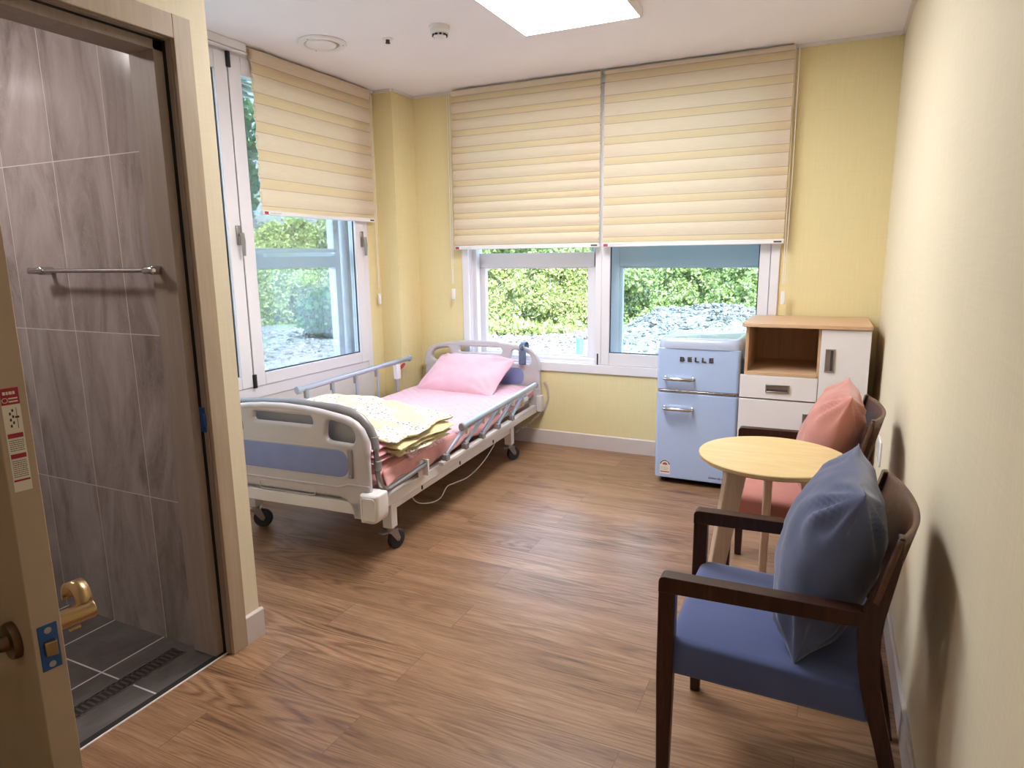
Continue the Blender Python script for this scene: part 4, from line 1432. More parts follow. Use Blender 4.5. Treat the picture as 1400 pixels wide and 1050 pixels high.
pd = onbed('folded_pad', 'pink folded bed pad at the foot end under the yellow quilt', 'bed pad', 0, 0, 0)
for i, (z0, T_, x1, y1) in enumerate(((0.450, 0.028, 0.425, -0.52), (0.476, 0.028, 0.418, -0.54), (0.502, 0.034, 0.408, -0.55))):
    g = G()
    soft_slab(g, [(-0.42, -1.035 + 0.006 * i), (x1, -1.035 + 0.01 * i), (x1, y1), (-0.42, y1)], lambda u, v: z0, T_, 44, 30, 0.008, 8, 11 + i, pw=10, edge=0.012)
    weld(g.build('layer', 'pink_pad', pd, angle=80), 0.0004)

ql = onbed('folded_quilt', 'pale yellow flowered quilt folded across the foot of the bed', 'quilt', 0, 0, 0)
lay = [
    # corners (near left, near right, far right, far left), underside heights at the near right / far right, thickness
    ([(-0.46, -0.97), (0.465, -0.885), (0.505, -0.44), (-0.45, -0.22)], 0.530, 0.449, 0.446, 0.034),
    ([(-0.46, -0.98), (0.470, -0.900), (0.510, -0.43), (-0.45, -0.21)], 0.536, 0.470, 0.473, 0.032),
    ([(-0.46, -0.99), (0.480, -0.910), (0.520, -0.41), (-0.45, -0.20)], 0.542, 0.491, 0.500, 0.032),
    ([(-0.47, -1.00), (0.470, -0.930), (0.500, -0.39), (-0.46, -0.18)], 0.546, 0.510, 0.526, 0.058),
]
for i, (cr, zl_, zn, zf_, T_) in enumerate(lay):
    def zfun(u, v, zl_=zl_, zn=zn, zf_=zf_, i=i):
        right = zn * (1 - v) + zf_ * v
        left = 0.545 * (1 - v) + (0.470 + 0.02 * i) * v
        drop = max(0, u - 0.72) / 0.28
        return left * (1 - u) + right * u + 0.055 * math.sin(math.pi * min(1, u * 1.05)) * (0.4 + 0.6 * (1 - v)) * (0.55 + 0.15 * i) - 0.0 * drop
    g = G()
    soft_slab(g, cr, zfun, T_, 70, 48, 0.020 if i == 3 else 0.012, 9, 20 + i * 3, pw=8 if i < 3 else 5, edge=0.026)
    weld(g.build('top_fold' if i == 3 else 'fold', 'quilt' if i in (0, 3) else 'quilt_edge', ql, angle=85), 0.0004)

pw_ = onbed('pillow', 'pink pillow leaning on the headboard of the bed', 'pillow', -0.02, 0.835, 0.545, R(-7))
g = pillow_geo(0.65, 0.42, 0.21, pinch=0.05, seed=4, wr=0.010)
tilt = R(30)
g.v = [(x, y * math.cos(tilt) - z * math.sin(tilt), y * math.sin(tilt) + z * math.cos(tilt)) for x, y, z in g.v]
weld(g.build('pillow_case', 'pink_pillow', pw_, angle=85), 0.0004)

rm = onbed('bed_remote', 'slate grey bed remote hooked over the headboard by its clip', 'remote control', 0.355, 1.05, 0.64)
G().box(-0.030, 0.026, -0.030, -0.012, -0.035, 0.075).build('handset', 'remote', rm, bevel=0.008, seg=3)
g = G()
hk = [(-0.0, -0.016, 0.06), (-0.004, -0.034, 0.085), (-0.006, -0.030, 0.108), (-0.004, -0.004, 0.124), (0, 0.03, 0.126), (0, 0.06, 0.112), (0, 0.062, 0.08)]
g.tube(hk, 0.0075, 10, squash=(2.6, 0.8))
g.build('hook', 'remote', rm, angle=60)
cc = onbed('coiled_cable', 'grey coiled cable hanging from the headboard corner', 'cable', 0.50, 1.08, 0)
P0 = [Vector(p) for p in ((0.0, 0.02, 0.47), (0.020, 0.03, 0.42), (0.02, 0.03, 0.33), (-0.02, 0.0, 0.25), (-0.07, -0.12, 0.19), (-0.11, -0.3, 0.155))]
def bez(t):
    n = len(P0) - 1
    f = min(t * n, n - 1e-6); i = int(f); u = f - i
    a, b, c, d = P0[max(i - 1, 0)], P0[i], P0[i + 1], P0[min(i + 2, n)]
    return 0.5 * ((2 * b) + (c - a) * u + (2 * a - 5 * b + 4 * c - d) * u * u + (3 * b - a - 3 * c + d) * u ** 3)
pth = []
NT_ = 46
for k in range(NT_ * 8 + 1):
    t = k / (NT_ * 8)
    p = bez(t)
    d = (bez(min(1, t + 0.01)) - bez(max(0, t - 0.01))).normalized()
    a = d.cross(Vector((0.3, 0.2, 0.9))).normalized(); b = d.cross(a)
    th = 2 * math.pi * k / 8
    pth.append(p + a * 0.0075 * math.cos(th) + b * 0.0075 * math.sin(th))
G().tube(pth, 0.0024, 6).build('coil', 'bed_plastic', cc, angle=80)
wc = onbed('power_cable', 'thin white cable drooping under the bed frame', 'cable', 0.35, 0, 0)
P0 = [Vector(p) for p in ((0.03, 0.55, 0.245), (0.04, 0.42, 0.18), (0.03, 0.25, 0.10), (0.02, 0.05, 0.062), (0.01, -0.12, 0.075), (0.03, -0.26, 0.10), (0.03, -0.34, 0.06), (0.0, -0.42, 0.055), (-0.04, -0.50, 0.09), (-0.05, -0.55, 0.20))]
G().tube([bez(k / 60) for k in range(61)], 0.0032, 8).build('wire', 'white_plastic', wc, angle=80)

# ------------------------------------------------------------------ retro fridge
FX0, FX1, FYf, FYb = -0.905, -0.430, 3.94, 4.415
fx = (FX0 + FX1) / 2
fg = thing('fridge', 'small pale blue retro fridge with chrome handles under the window', 'fridge', (fx, FYf + 0.24, 0))
def rbox(g, x0, x1, y0, y1, z0, z1, r, n=8):
    g.prism(rpoly([(x0, y0), (x1, y0), (x1, y1), (x0, y1)], r, n), 'z', z0, z1)
    return g
g = rbox(G(), FX0 + 0.004, FX1 - 0.004, FYf + 0.055, FYb, 0.035, 0.872, [0.02, 0.02, 0.02, 0.02])
part(g, 'cabinet', 'fridge', fg, bevel=0.006)
def fdoor(z0, z1, nm):
    g = G()
    g.prism(rpoly([(FX0, FYf), (FX1, FYf), (FX1, FYf + 0.058), (FX0, FYf + 0.058)], [0.024, 0.024, 0.004, 0.004], 8), 'z', z0, z1)
    return part(g, nm, 'fridge', fg, bevel=0.007, seg=3)
d_low = fdoor(0.038, 0.568, 'door')
d_up = fdoor(0.589, 0.838, 'door')
# chrome band between the doors
g = G()
g.prism(rpoly([(FX0 + 0.002, FYf + 0.003), (FX1 - 0.002, FYf + 0.003), (FX1 - 0.002, FYf + 0.05), (FX0 + 0.002, FYf + 0.05)], [0.022, 0.022, 0.003, 0.003], 8), 'z', 0.572, 0.586)
part(g, 'chrome_band', 'chrome', fg, bevel=0.003)
# rounded lid
g = G()
def lidf(a, b):
    ang = a * 2 * math.pi
    hw, hd = (FX1 - FX0) / 2 + 0.004, (FYb - FYf) / 2 + 0.004
    c, s = math.cos(ang), math.sin(ang)
    pw = 0.22
    ux = math.copysign(abs(c) ** pw, c); uy = math.copysign(abs(s) ** pw, s)
    prof = [(1.0, 0.838), (1.0, 0.852), (0.995, 0.868), (0.975, 0.885), (0.93, 0.897), (0.86, 0.9005), (0.84, 0.8985), (0.83, 0.897), (0.0, 0.8975)]
    k, z = prof[int(round(b * (len(prof) - 1)))]
    inset = (1 - k) * 0.24
    return (fx + ux * max(0, hw - inset) * (1 if k > 0 else 0), (FYf + FYb) / 2 + uy * max(0, hd - inset) * (1 if k > 0 else 0), z)
g.surf(lidf, 96, 9, wrap_u=True)
part(g, 'lid', 'fridge_lid', fg, angle=50)
# handles
for z, dr in ((0.659, d_up), (0.477, d_low)):
    g = G()
    g.tube([(FX0 + 0.050, FYf - 0.030, z), (FX0 + 0.075, FYf - 0.038, z), (FX0 + 0.20, FYf - 0.036, z - 0.001), (FX0 + 0.222, FYf - 0.028, z - 0.002)], [0.010, 0.0150, 0.0140, 0.009], 16, squash=(1.0, 0.8))
    h = part(g, 'handle', 'chrome', dr, angle=60)
    for xx in (FX0 + 0.052, FX0 + 0.215):
        g = G()
        g.lathe([(0.0, 0.004), (0.012, 0.002), (0.011, -0.004), (0.0085, -0.006), (0.0075, -0.034), (0.0, -0.034)], (xx, FYf, z), 'y', 16)
        part(g, 'mount', 'chrome', h)
def world_letters(name, text, size, width, loc, mat, parent, **kw):
    l = Vector((0, 0, 0)); q = parent
    while q is not None:
        l += q.location; q = q.parent
    return lettering(name, text, size, width, (loc[0] - l.x, loc[1] - l.y, loc[2] - l.z), mat, parent, **kw)
world_letters('lettering', 'BELLE', 0.036, 0.192, (FX0 + 0.134, FYf - 0.002, 0.764), 'label_dark', d_up, extrude=0.003, bold=0.0012, spacing=1.55)
world_letters('script', 'Edition de luxe', 0.019, 0.105, (FX1 - 0.150, FYf - 0.0004, 0.062), 'label_dark', d_low, extrude=0.0004, shear=0.45)
# energy label
SX0, SX1, SZ0 = FX0 + 0.034, FX0 + 0.096, 0.058
arc = [(SX0, SZ0), (SX1, SZ0), (SX1, SZ0 + 0.058)] + [((SX0 + SX1) / 2 + 0.031 * math.cos(t), SZ0 + 0.058 + 0.031 * math.sin(t)) for t in np.linspace(0.1, math.pi - 0.1, 16)] + [(SX0, SZ0 + 0.058)]
g = G().prism(arc, 'y', FYf + 0.001, FYf - 0.0006)
lb = part(g, 'energy_label', 'label_white', d_low)
def ring(r0, r1, t0, t1, m):
    g = G()
    c = ((SX0 + SX1) / 2, SZ0 + 0.058)
    n = 8
    poly = [(c[0] + r1 * math.cos(t), c[1] + r1 * math.sin(t)) for t in np.linspace(t0, t1, n)] + [(c[0] + r0 * math.cos(t), c[1] + r0 * math.sin(t)) for t in np.linspace(t1, t0, n)]
    g.prism(poly, 'y', FYf - 0.0004, FYf - 0.0010)
    return g
MT['lab_green'] = plain('label_green', '#4c7f5a', 0.6)
MT['lab_org'] = plain('label_orange', '#b5564a', 0.6)
for i, m in enumerate(('label_dark', 'lab_org', 'label_dark', 'lab_green', 'label_dark')):
    part(ring(0.024, 0.030, 0.15 + i * 0.57, 0.15 + (i + 1) * 0.57, m), 'dial_segment', m, lb)
part(ring(0.0, 0.016, 0.05, math.pi - 0.05, 'label_red'), 'grade_mark', 'lab_org', lb)
g = G().box(SX0 + 0.004, SX1 - 0.004, FYf - 0.0009, FYf - 0.0004, SZ0 + 0.012, SZ0 + 0.018)
part(g, 'red_line', 'lab_org', lb)
g = G()
random.seed(5)
for r_ in range(3):
    x = SX0 + 0.006
    while x < SX1 - 0.012:
        w = random.uniform(0.002, 0.007)
        g.box(x, x + w, FYf - 0.0009, FYf - 0.0004, SZ0 + 0.027 + r_ * 0.009, SZ0 + 0.030 + r_ * 0.009)
        x += w + 0.003
part(g, 'fine_print', 'handle_grey', lb)
g = G()
for xx in (FX0 + 0.045, FX1 - 0.045):
    for yy in (FYf + 0.07, FYb - 0.05):
        g.cyl((xx, yy, 0), (xx, yy, 0.036), 0.018, n=16)
g.box(FX0 + 0.025, FX1 - 0.025, FYf + 0.05, FYb - 0.02, 0.018, 0.036)
part(g, 'feet', 'fridge_dark', fg)

# ------------------------------------------------------------------ storage cabinet
cb = thing('storage_cabinet', 'light oak storage cabinet with white fronts in the corner beside the fridge', 'cabinet', (-0.105, 4.17, 0))
CX0, CX1, CYf, CYb = -0.405, 0.215, 3.90, 4.455
cm = -0.022
g = G()
g.prism(rpoly([(CX0 - 0.022, CYf - 0.02), (CX1 + 0.004, CYf - 0.02), (CX1 + 0.004, CYb), (CX0 - 0.022, CYb)], [0.030, 0.012, 0.002, 0.002], 4), 'z', 0.984, 1.004)
part(g, 'top', 'oak', cb, bevel=0.002)
g = G()
g.box(CX0, CX0 + 0.016, CYf + 0.012, CYb, 0.03, 0.984).box(CX1 - 0.016, CX1, CYf + 0.012, CYb, 0.03, 0.984).box(cm - 0.012, cm + 0.008, CYf + 0.012, CYb, 0.03, 0.984)
g.box(CX0, CX1, CYb - 0.01, CYb, 0.03, 0.984)
part(g, 'carcass', 'oak_dark', cb)
g = G()
g.box(CX0 + 0.016, cm - 0.012, CYf - 0.004, CYb - 0.01, 0.716, 0.734)
part(g, 'shelf', 'oak', cb, bevel=0.001)
g = G().box(CX0 + 0.03, CX1 - 0.03, CYf + 0.04, CYb - 0.02, 0.0, 0.05)
part(g, 'plinth', 'oak_dark', cb)
def pull(parent, x0, x1, z0, z1, vert):
    g = G()
    y = CYf - 0.008
    rect_frame(g, 'x', x0, x1, z0, z1, y - 0.008, y + 0.004, 0.007)
    if vert:
        g.box(x0 + 0.006, (x0 + x1) / 2 + 0.003, y - 0.003, y + 0.003, z0 + 0.006, z1 - 0.006)
    else:
        g.box(x0 + 0.006, x1 - 0.006, y - 0.003, y + 0.003, (z0 + z1) / 2 - 0.004, z1 - 0.006)
    h = part(g, 'handle', 'handle_grey', parent, bevel=0.002)
    g = G()
    if vert:
        g.box((x0 + x1) / 2 + 0.003, x1 - 0.006, y - 0.0005, y + 0.003, z0 + 0.006, z1 - 0.006)
    else:
        g.box(x0 + 0.006, x1 - 0.006, y - 0.0005, y + 0.003, z0 + 0.006, (z0 + z1) / 2 - 0.004)
    part(g, 'finger_recess', 'label_dark', h)
g = G().box(cm + 0.002, CX1, CYf - 0.008, CYf + 0.011, 0.035, 0.980)
dr = part(g, 'door', 'white_mela', cb, bevel=0.0015)
dr['label'] = 'tall white door'
pull(dr, 0.004, 0.050, 0.754, 0.878, True)
g = G().box(CX0 - 0.018, cm - 0.002, CYf - 0.008, CYf + 0.011, 0.585, 0.714)
dw = part(g, 'drawer', 'white_mela', cb, bevel=0.0015)
pull(dw, -0.286, -0.162, 0.622, 0.668, False)
g = G().box(CX0 - 0.018, cm - 0.002, CYf - 0.008, CYf + 0.011, 0.035, 0.577)
dl = part(g, 'door', 'white_mela', cb, bevel=0.0015)
dl['label'] = 'low white door'
pull(dl, -0.088, -0.044, 0.392, 0.516, True)

# ------------------------------------------------------------------ round table
TC = (-0.14, 2.405)
rt = thing('round_table', 'small round pale wood table between the two armchairs', 'table', (*TC, 0))
g = G().lathe([(0.0, 0.690), (0.245, 0.690), (0.248, 0.687), (0.246, 0.676), (0.238, 0.670), (0.0, 0.670)], (0, 0, 0), 'z', 96)
g.build('tabletop', 'birch', rt, angle=40)
for a, rtop, rfoot in ((R(97), 0.135, 0.195), (R(218), 0.130, 0.245), (R(338), 0.135, 0.235)):
    g = G()
    w0, w1, t0 = 0.040, 0.020, 0.014
    # a radial plank, tapering to the foot
    g.prism([(rtop - w0 + 0.006, 0.664), (rtop + w0 + 0.006, 0.664), (rfoot + w1, 0.0), (rfoot - w1, 0.0)], 'y', -t0, t0)
    g.v = [(x * math.cos(a) - y * math.sin(a), x * math.sin(a) + y * math.cos(a), z) for x, y, z in g.v]
    g.build('leg', 'birch_leg', rt, bevel=0.005, seg=3)
g = G()
for a in (R(97), R(218), R(338)):
    h = G().box(-0.01, 0.15, -0.016, 0.016, 0.642, 0.670)
    h.v = [(x * math.cos(a) - y * math.sin(a), x * math.sin(a) + y * math.cos(a), z) for x, y, z in h.v]
    g.add(h.v, h.f)
g.build('brace', 'birch_leg', rt, bevel=0.002)
g = G()
for a in (R(218), R(338), R(97)):
    x, y = 0.175 * math.cos(a + 0.13), 0.175 * math.sin(a + 0.13)
    g.cyl((x, y, 0.655), (x, y, 0.669), 0.008, n=14)
g.build('bolts', 'steel', rt)

# ------------------------------------------------------------------ armchairs
def armchair(label, fab, loc, group):
    t = thing('armchair', label, 'armchair', loc, group=group)
    HW = 0.252
    # seat pad
    g = G()
    def seatp(a, b):
        # cross section a: round the profile in x-z, b along y
        return None
    prof = rpoly([(-0.268, 0.352), (0.175, 0.348), (0.190, 0.432), (-0.280, 0.448)], [0.015, 0.01, 0.02, 0.035], 6)
    n = len(prof)
    ys = [-0.245, -0.2425, -0.235, -0.22, -0.1, 0.0, 0.1, 0.22, 0.235, 0.2425, 0.245]
    ins = [0.014, 0.006, 0.002, 0, 0, 0, 0, 0, 0.002, 0.006, 0.014]
    cx, cz = -0.045, 0.398
    vs, fs = [], []
    for y, i_ in zip(ys, ins):
        for (x, z) in prof:
            dx, dz = x - cx, z - cz
            zz = z + (0.010 * (1 - (y / 0.25) ** 2) if z > 0.4 else 0)
            vs.append((x - math.copysign(min(i_, abs(dx)), dx), y, zz - math.copysign(min(i_, abs(dz)), dz)))
    m = len(ys)
    for j in range(m - 1):
        for k in range(n):
            k2 = (k + 1) % n
            fs.append((j * n + k, j * n + k2, (j + 1) * n + k2, (j + 1) * n + k))
    fs.append(tuple(range(n))); fs.append(tuple(reversed([(m - 1) * n + k for k in range(n)])))
    g.add(vs, fs)
    g.build('seat', fab, t, angle=50)
    # front legs
    for s in (-1, 1):
        y0, y1 = (s * HW, s * (HW - 0.036))
        g = G()
        x0, x1 = -0.297, -0.256
        vs = [(x0 + 0.008, y0 - s * 0.004, 0), (x1 - 0.004, y0 - s * 0.004, 0), (x1 - 0.004, y1 + s * 0.004, 0), (x0 + 0.008, y1 + s * 0.004, 0),
              (x0, y0, 0.35), (x1, y0, 0.35), (x1, y1, 0.35), (x0, y1, 0.35), (x0, y0, 0.590), (x1, y0, 0.590), (x1, y1, 0.590), (x0, y1, 0.590)]
        fs = [(0, 3, 2, 1), (8, 9, 10, 11)]
        for b in (0, 4):
            for k in range(4):
                k2 = (k + 1) % 4
                fs.append((b + k, b + k2, b + 4 + k2, b + 4 + k))
        g.add(vs, fs)
        g.build('leg', 'walnut', t, bevel=0.004)
    # rear legs, bent back at foot and top
    front = [(0.196, 0.797), (0.180, 0.735), (0.160, 0.672), (0.142, 0.61), (0.136, 0.565), (0.140, 0.50), (0.150, 0.44), (0.166, 0.38), (0.186, 0.31), (0.207, 0.23), (0.232, 0.12), (0.256, 0.0)]
    wid = [0.012, 0.026, 0.036, 0.044, 0.046, 0.044, 0.041, 0.038, 0.035, 0.033, 0.030, 0.026]
    poly = front + [(x + w, z) for (x, z), w in reversed(list(zip(front, wid)))]
    for s in (-1, 1):
        G().prism(poly, 'y', s * HW, s * (HW - 0.030)).build('leg', 'walnut', t, bevel=0.003)
    # arms
    for s in (-1, 1):
        pol = rpoly([(-0.297, 0.572), (-0.297, 0.613), (0.150, 0.617), (0.150, 0.582), (-0.24, 0.573)], [0.0, 0.016, 0.0, 0.0, 0.01], 5)
        G().prism(pol, 'y', s * (HW + 0.001), s * (HW - 0.040)).build('arm', 'walnut', t, bevel=0.004, seg=3)
    # curved plywood back
    g = G()
    def shell(a, b):
        y = -HW + 2 * HW * a
        c = 1 - (y / HW) ** 2
        zlo = 0.575 + 0.07 * (abs(y) / HW) ** 2 - 0.0
        zhi = 0.800 - 0.012 * c - 0.006 * (abs(y) / HW) ** 6
        z = zlo + (zhi - zlo) * b
        xe = 0.148 + (z - 0.60) * 0.235
        return (xe + 0.052 * c ** 0.9, y, z)
    g.surf(shell, 40, 14)
    o = g.build('backrest', 'walnut_ply', t, angle=70)
    so = o.modifiers.new('solid', 'SOLIDIFY'); so.thickness = 0.012; so.offset = 1
    # seat rails
    g = G()
    g.box(-0.262, 0.17, HW - 0.09, HW - 0.06, 0.336, 0.352).box(-0.262, 0.17, -HW + 0.09, -HW + 0.06, 0.336, 0.352).box(-0.255, -0.235, -HW + 0.06, HW - 0.06, 0.336, 0.352).box(0.13, 0.15, -HW + 0.06, HW - 0.06, 0.336, 0.352)
    g.build('seat_rail', 'walnut', t)
    return t
CH = (-0.03, 1.755)
armchair('dark wood armchair with slate blue seat nearest the viewer', 'blue_fabric', (CH[0], CH[1], 0), 'wooden armchairs along the cream wall')
armchair('dark wood armchair with coral pink seat behind the round table', 'coral_fabric', (CH[0], CH[1] + 1.092, 0), 'wooden armchairs along the cream wall')

def cushion(label, mat, loc, seed):
    t = thing('cushion', label, 'cushion', loc, group='square cushions on the armchairs')
    g = pillow_geo(0.43, 0.45, 0.220, pinch=0.06, seed=seed, wr=0.012, edge_pw=2.6)
    # local u -> y across the chair, v -> up the back, n -> towards the front
    ti = R(15)
    out = []
    for u, v, n in g.v:
        x, z = -n, v
        out.append((x * math.cos(ti) + z * math.sin(ti), u, -x * math.sin(ti) + z * math.cos(ti)))
    g.v = out
    o = weld(g.build('cover', mat, t, angle=85), 0.0004)
    # stitched seam round the rim
    ed = []
    for k in range(80):
        th = 2 * math.pi * k / 80
        c, s = math.cos(th), math.sin(th)
        q = max(abs(c), abs(s))
        u, v = c / q, s / q
        px = 0.43 / 2 * u * (1 - 0.07 * (1 - v * v)); py = 0.45 / 2 * v * (1 - 0.07 * (1 - u * u))
        ed.append((py * math.sin(ti), px, py * math.cos(ti)))
    G().tube(ed + ed[:1], 0.0016, 6).build('seam', mat, o, angle=80)
    return t
cushion('square slate blue cushion leaning in the near armchair', 'blue_cushion', (0.042, 1.755, 0.652), 2)
cushion('square coral pink cushion leaning in the armchair behind the table', 'coral_cushion', (0.042, 1.755 + 1.092, 0.652), 9)

# ------------------------------------------------------------------ outside
GZ = -0.30
def hmap(x, y):
    """height of the ground outside"""
    z = GZ + 0.05 * fbm(x * 0.4, y * 0.4, 0.5)
    # hillside behind the thickets
    dback = y - 15.0
    dleft = -x - 14.6
    d = max(dback, dleft)
    if d > 0:
        z += min(d, 3) * 0.28 + max(0, d - 3) * 0.8
    # rubble mound in front of the wide window
    m = math.exp(-(((x + 1.3) / 2.6) ** 2 + ((y - 12.0) / 1.5) ** 2))
    z += 0.82 * m * (1 + 0.25 * fbm(x * 1.3, y * 1.3, 4))
    return z
g = G()
NX, NY = 150, 150
xs = np.linspace(-34, 16, NX); ys = np.linspace(-6, 40, NY)
vs = [(x, y, hmap(x, y)) for x in xs for y in ys]
fs = []
for i in range(NX - 1):
    for j in range(NY - 1):
        if xs[i] > -3.9 and xs[i] < 0.6 and ys[j] < 4.6 and ys[j] > -2:
            continue
        if xs[i + 1] > -3.3 and ys[j] < 4.7 and ys[j] > -6.1:
            continue
        fs.append((i * NY + j, (i + 1) * NY + j, (i + 1) * NY + j + 1, i * NY + j + 1))
g.add(vs, fs)
struct('ground', g, 'ground', 'pale gravel ground and hillside outside the windows', 'ground', angle=180)

def leaves(name, pts, size, mat, label, cat, kind='stuff', flat=0.5):
    """a mass of small leaves, two triangles folded along the midrib each"""
    pts = np.asarray(pts, float)
    n = len(pts)
    d = rng.normal(size=(n, 3)); d /= np.linalg.norm(d, axis=1)[:, None]
    q = rng.normal(size=(n, 3)); q[:, 2] *= flat
    s = np.cross(d, q); s /= np.linalg.norm(s, axis=1)[:, None]
    nn = np.cross(d, s)
    L = size * rng.uniform(0.6, 1.4, n)[:, None]
    W = L * 0.32
    v = np.empty((n, 4, 3))
    v[:, 0] = pts
    v[:, 1] = pts + d * L * 0.5 + s * W + nn * L * 0.08
    v[:, 2] = pts + d * L
    v[:, 3] = pts + d * L * 0.5 - s * W + nn * L * 0.08
    f = np.arange(n * 4).reshape(n, 4)
    tri = np.concatenate([f[:, [0, 1, 2]], f[:, [0, 2, 3]]])
    me = bpy.data.meshes.new(name)
    me.from_pydata(v.reshape(-1, 3).tolist(), [], tri.tolist())
    o = link(name, me, mat, None, flat=True)
    return tag(o, label, cat, kind=kind)

def bank(n, path, depth, height, base):
    """points of a thicket standing along a path; rounded, uneven front"""
    P = np.asarray(path, float)
    seg = np.diff(P, axis=0); ln = np.linalg.norm(seg, axis=1); cum = np.r_[0, np.cumsum(ln)]
    out = []
    while len(out) < n:
        s_ = rng.uniform(0, cum[-1]); i = min(np.searchsorted(cum, s_) - 1, len(seg) - 1); i = max(i, 0)
        t = (s_ - cum[i]) / ln[i]
        p = P[i] + seg[i] * t
        nr = np.array([-seg[i][1], seg[i][0]]) / ln[i]
        h = height(s_) * (0.8 + 0.35 * fbm(s_ * 0.7, 1.3, 2))
        z = rng.uniform(0, 1) ** 0.9 * h
        f = fbm(s_ * 0.9, z * 1.1, 7) * 0.9 + fbm(s_ * 3, z * 3, 3) * 0.35
        k = z / h
        off = depth * (0.15 + 0.55 * k ** 1.5) + f * 0.7 + abs(rng.normal()) * 0.22
        q = p + nr * off
        out.append((q[0], q[1], base(q[0], q[1]) + z))
    return out
hb = lambda x, y: hmap(x, y) - 0.05
leaves('thicket', bank(170000, [(-13.0, 13.6), (3.5, 13.8)], 1.8, lambda s: 3.4, hb), 0.085, 'leaf_bright', 'bright green thicket beyond the gravel, seen through the wide window', 'bushes')
leaves('thicket', bank(110000, [(-13.2, 2.0), (-13.4, 13.6), (-12.6, 16.5)], 1.6, lambda s: 3.0, hb), 0.10, 'leaf_bright', 'bright green thicket beyond the gravel, seen through the left window', 'bushes')
leaves('undergrowth', [(rng.uniform(-9, 1), 12.9 + abs(rng.normal()) * 0.5, GZ + 0.05 + abs(rng.normal()) * 0.12) for _ in range(5000)], 0.12, 'leaf_bright', 'low weeds at the foot of the thicket beyond the wide window', 'weeds')

def tree(x, y, h, r, n, label, lm='leaf_dark', z0=None, group='trees on the hillside', trunk_h=0.45):
    b = hmap(x, y) if z0 is None else z0
    t = thing('tree', label, 'tree', (x, y, b), group=group)
    G().tube([(0, 0, -0.1), (0.05, 0.02, h * 0.35), (-0.03, 0.05, h * 0.8)], [0.16, 0.12, 0.04], 10).build('trunk', 'bark', t)
    pts = []
    while len(pts) < n:
        p = rng.normal(size=3); p /= np.linalg.norm(p)
        rr = rng.uniform(0.6, 1.0) ** 0.5
        lump = 1 + 0.35 * fbm(p[0] * 2 + x, p[1] * 2 + y, p[2] * 2)
        pts.append((p[0] * r * rr * lump, p[1] * r * rr * lump, h * trunk_h + (h * (1 - trunk_h)) * 0.5 * (1 + p[2] * rr * lump)))
    o = leaves('crown', pts, 0.26, lm, '', 'x', kind=None) if False else None
    pts = np.asarray(pts)
    nn = len(pts)
    d = rng.normal(size=(nn, 3)); d /= np.linalg.norm(d, axis=1)[:, None]
    q = rng.normal(size=(nn, 3)); s = np.cross(d, q); s /= np.linalg.norm(s, axis=1)[:, None]
    L = 0.24 * rng.uniform(0.6, 1.4, nn)[:, None]
    v = np.stack([pts, pts + d * L * 0.5 + s * L * 0.34, pts + d * L, pts + d * L * 0.5 - s * L * 0.34], 1)
    f = np.arange(nn * 4).reshape(nn, 4)
    me = bpy.data.meshes.new('crown')
    me.from_pydata(v.reshape(-1, 3).tolist(), [], f.tolist())
    link('crown', me, lm, t, flat=True)
    return t
tree(-18.6, 15.0, 6.5, 2.6, 9000, 'tall dark green tree behind the thicket, filling the gap beside the left blind', trunk_h=0.15)
tree(-18.8, 8.2, 7.0, 2.8, 9000, 'tall dark green tree behind the thicket, left of the tallest gap', trunk_h=0.15)
tree(-17.0, 21.8, 6.0, 2.6, 8000, 'dark green tree behind the thicket at the corner of the clearing', trunk_h=0.12)
tree(-10.4, 19.0, 4.6, 1.9, 5000, 'dark green tree above the thicket, seen high in the clear half of the wide window', trunk_h=0.1)
tree(-5.0, 19.0, 4.4, 1.7, 5000, 'dark green tree above the thicket, beside the middle bar of the wide window', trunk_h=0.1)

# a dark bush on the gravel, seen low in the left window
bx_, by_ = -9.6, 11.3
bsh = thing('shrub', 'dark green shrub on the gravel, seen low in the left window', 'shrub', (bx_, by_, hmap(bx_, by_)))
pts = []
for _ in range(2600):
    p = rng.normal(size=3); p /= np.linalg.norm(p); rr = rng.uniform(0.4, 1) ** 0.5
    pts.append((p[0] * 0.75 * rr, p[1] * 0.75 * rr, 0.50 + p[2] * rr * 0.5))
pts = np.asarray(pts); nn = len(pts)
d = rng.normal(size=(nn, 3)); d /= np.linalg.norm(d, axis=1)[:, None]
q = rng.normal(size=(nn, 3)); s = np.cross(d, q); s /= np.linalg.norm(s, axis=1)[:, None]
L = 0.15 * rng.uniform(0.6, 1.4, nn)[:, None]
v = np.stack([pts, pts + d * L * 0.5 + s * L * 0.34, pts + d * L, pts + d * L * 0.5 - s * L * 0.34], 1)
me = bpy.data.meshes.new('foliage')
me.from_pydata(v.reshape(-1, 3).tolist(), [], np.arange(nn * 4).reshape(nn, 4).tolist())
link('foliage', me, 'leaf_dark', bsh, flat=True)
G().tube([(0, 0, -0.05), (0.02, 0.01, 0.3), (0.0, 0.03, 0.6)], [0.04, 0.03, 0.01], 8).build('stem', 'bark', bsh)

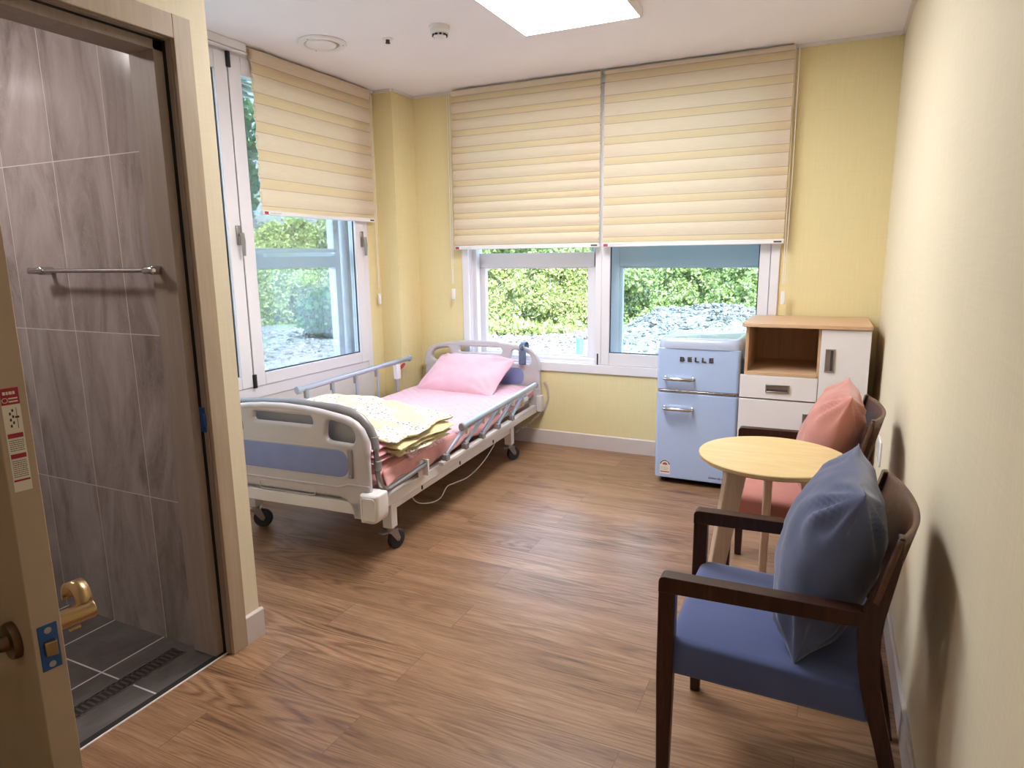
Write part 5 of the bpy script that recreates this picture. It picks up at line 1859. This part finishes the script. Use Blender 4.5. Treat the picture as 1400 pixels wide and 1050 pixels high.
# rubble: thousands of broken stones lying on the mound and the gravel
def rubble(n, sampler, smin, smax, label):
    ico = [(0, 0, 1), (0.89, 0, 0.45), (0.28, 0.85, 0.45), (-0.72, 0.53, 0.45), (-0.72, -0.53, 0.45), (0.28, -0.85, 0.45), (0.72, 0.53, -0.45), (-0.28, 0.85, -0.45), (-0.89, 0, -0.45), (-0.28, -0.85, -0.45), (0.72, -0.53, -0.45), (0, 0, -1)]
    fc = [(0, 1, 2), (0, 2, 3), (0, 3, 4), (0, 4, 5), (0, 5, 1), (1, 6, 2), (2, 7, 3), (3, 8, 4), (4, 9, 5), (5, 10, 1), (2, 6, 7), (3, 7, 8), (4, 8, 9), (5, 9, 10), (1, 10, 6), (11, 7, 6), (11, 8, 7), (11, 9, 8), (11, 10, 9), (11, 6, 10)]
    ic = np.asarray(ico)
    V, F = [], []
    for i in range(n):
        x, y = sampler()
        sz = smin + (smax - smin) * rng.uniform() ** 3
        p = ic * rng.uniform(0.65, 1.25, (12, 1)) * np.array([1, rng.uniform(0.6, 1), rng.uniform(0.4, 0.8)]) * sz
        a = rng.uniform(0, 6.28); c, s = math.cos(a), math.sin(a)
        p = np.stack([p[:, 0] * c - p[:, 1] * s, p[:, 0] * s + p[:, 1] * c, p[:, 2]], 1) + np.array([x, y, hmap(x, y) + sz * 0.15])
        V.append(p); F.append(np.asarray(fc) + 12 * i)
    me = bpy.data.meshes.new('rubble')
    me.from_pydata(np.concatenate(V).tolist(), [], np.concatenate(F).tolist())
    o = link('rubble', me, 'stone', None, flat=True)
    return tag(o, label, 'rubble', kind='stuff')
rubble(14000, lambda: (rng.normal(-1.8, 2.4), rng.normal(11.9, 1.1)), 0.014, 0.06, 'pale grey broken stones heaped on the mound outside the wide window')
rubble(6500, lambda: (rng.uniform(-12.5, -6.0), rng.uniform(6.0, 15)), 0.016, 0.06, 'pale stones scattered over the gravel outside the left window')

pp = thing('marker_pipe', 'short pale green pipe standing in the gravel outside the wide window', 'pipe', (-3.62, 10.2, hmap(-3.62, 10.2)))
G().cyl((0, 0, -0.05), (0, 0, 0.28), 0.055, n=18).build('pipe', 'green_pipe', pp)
G().lathe([(0.060, 0.26), (0.060, 0.29), (0.045, 0.29), (0.045, 0.27)], (0, 0, 0), 'z', 18).build('rim', 'green_pipe', pp)
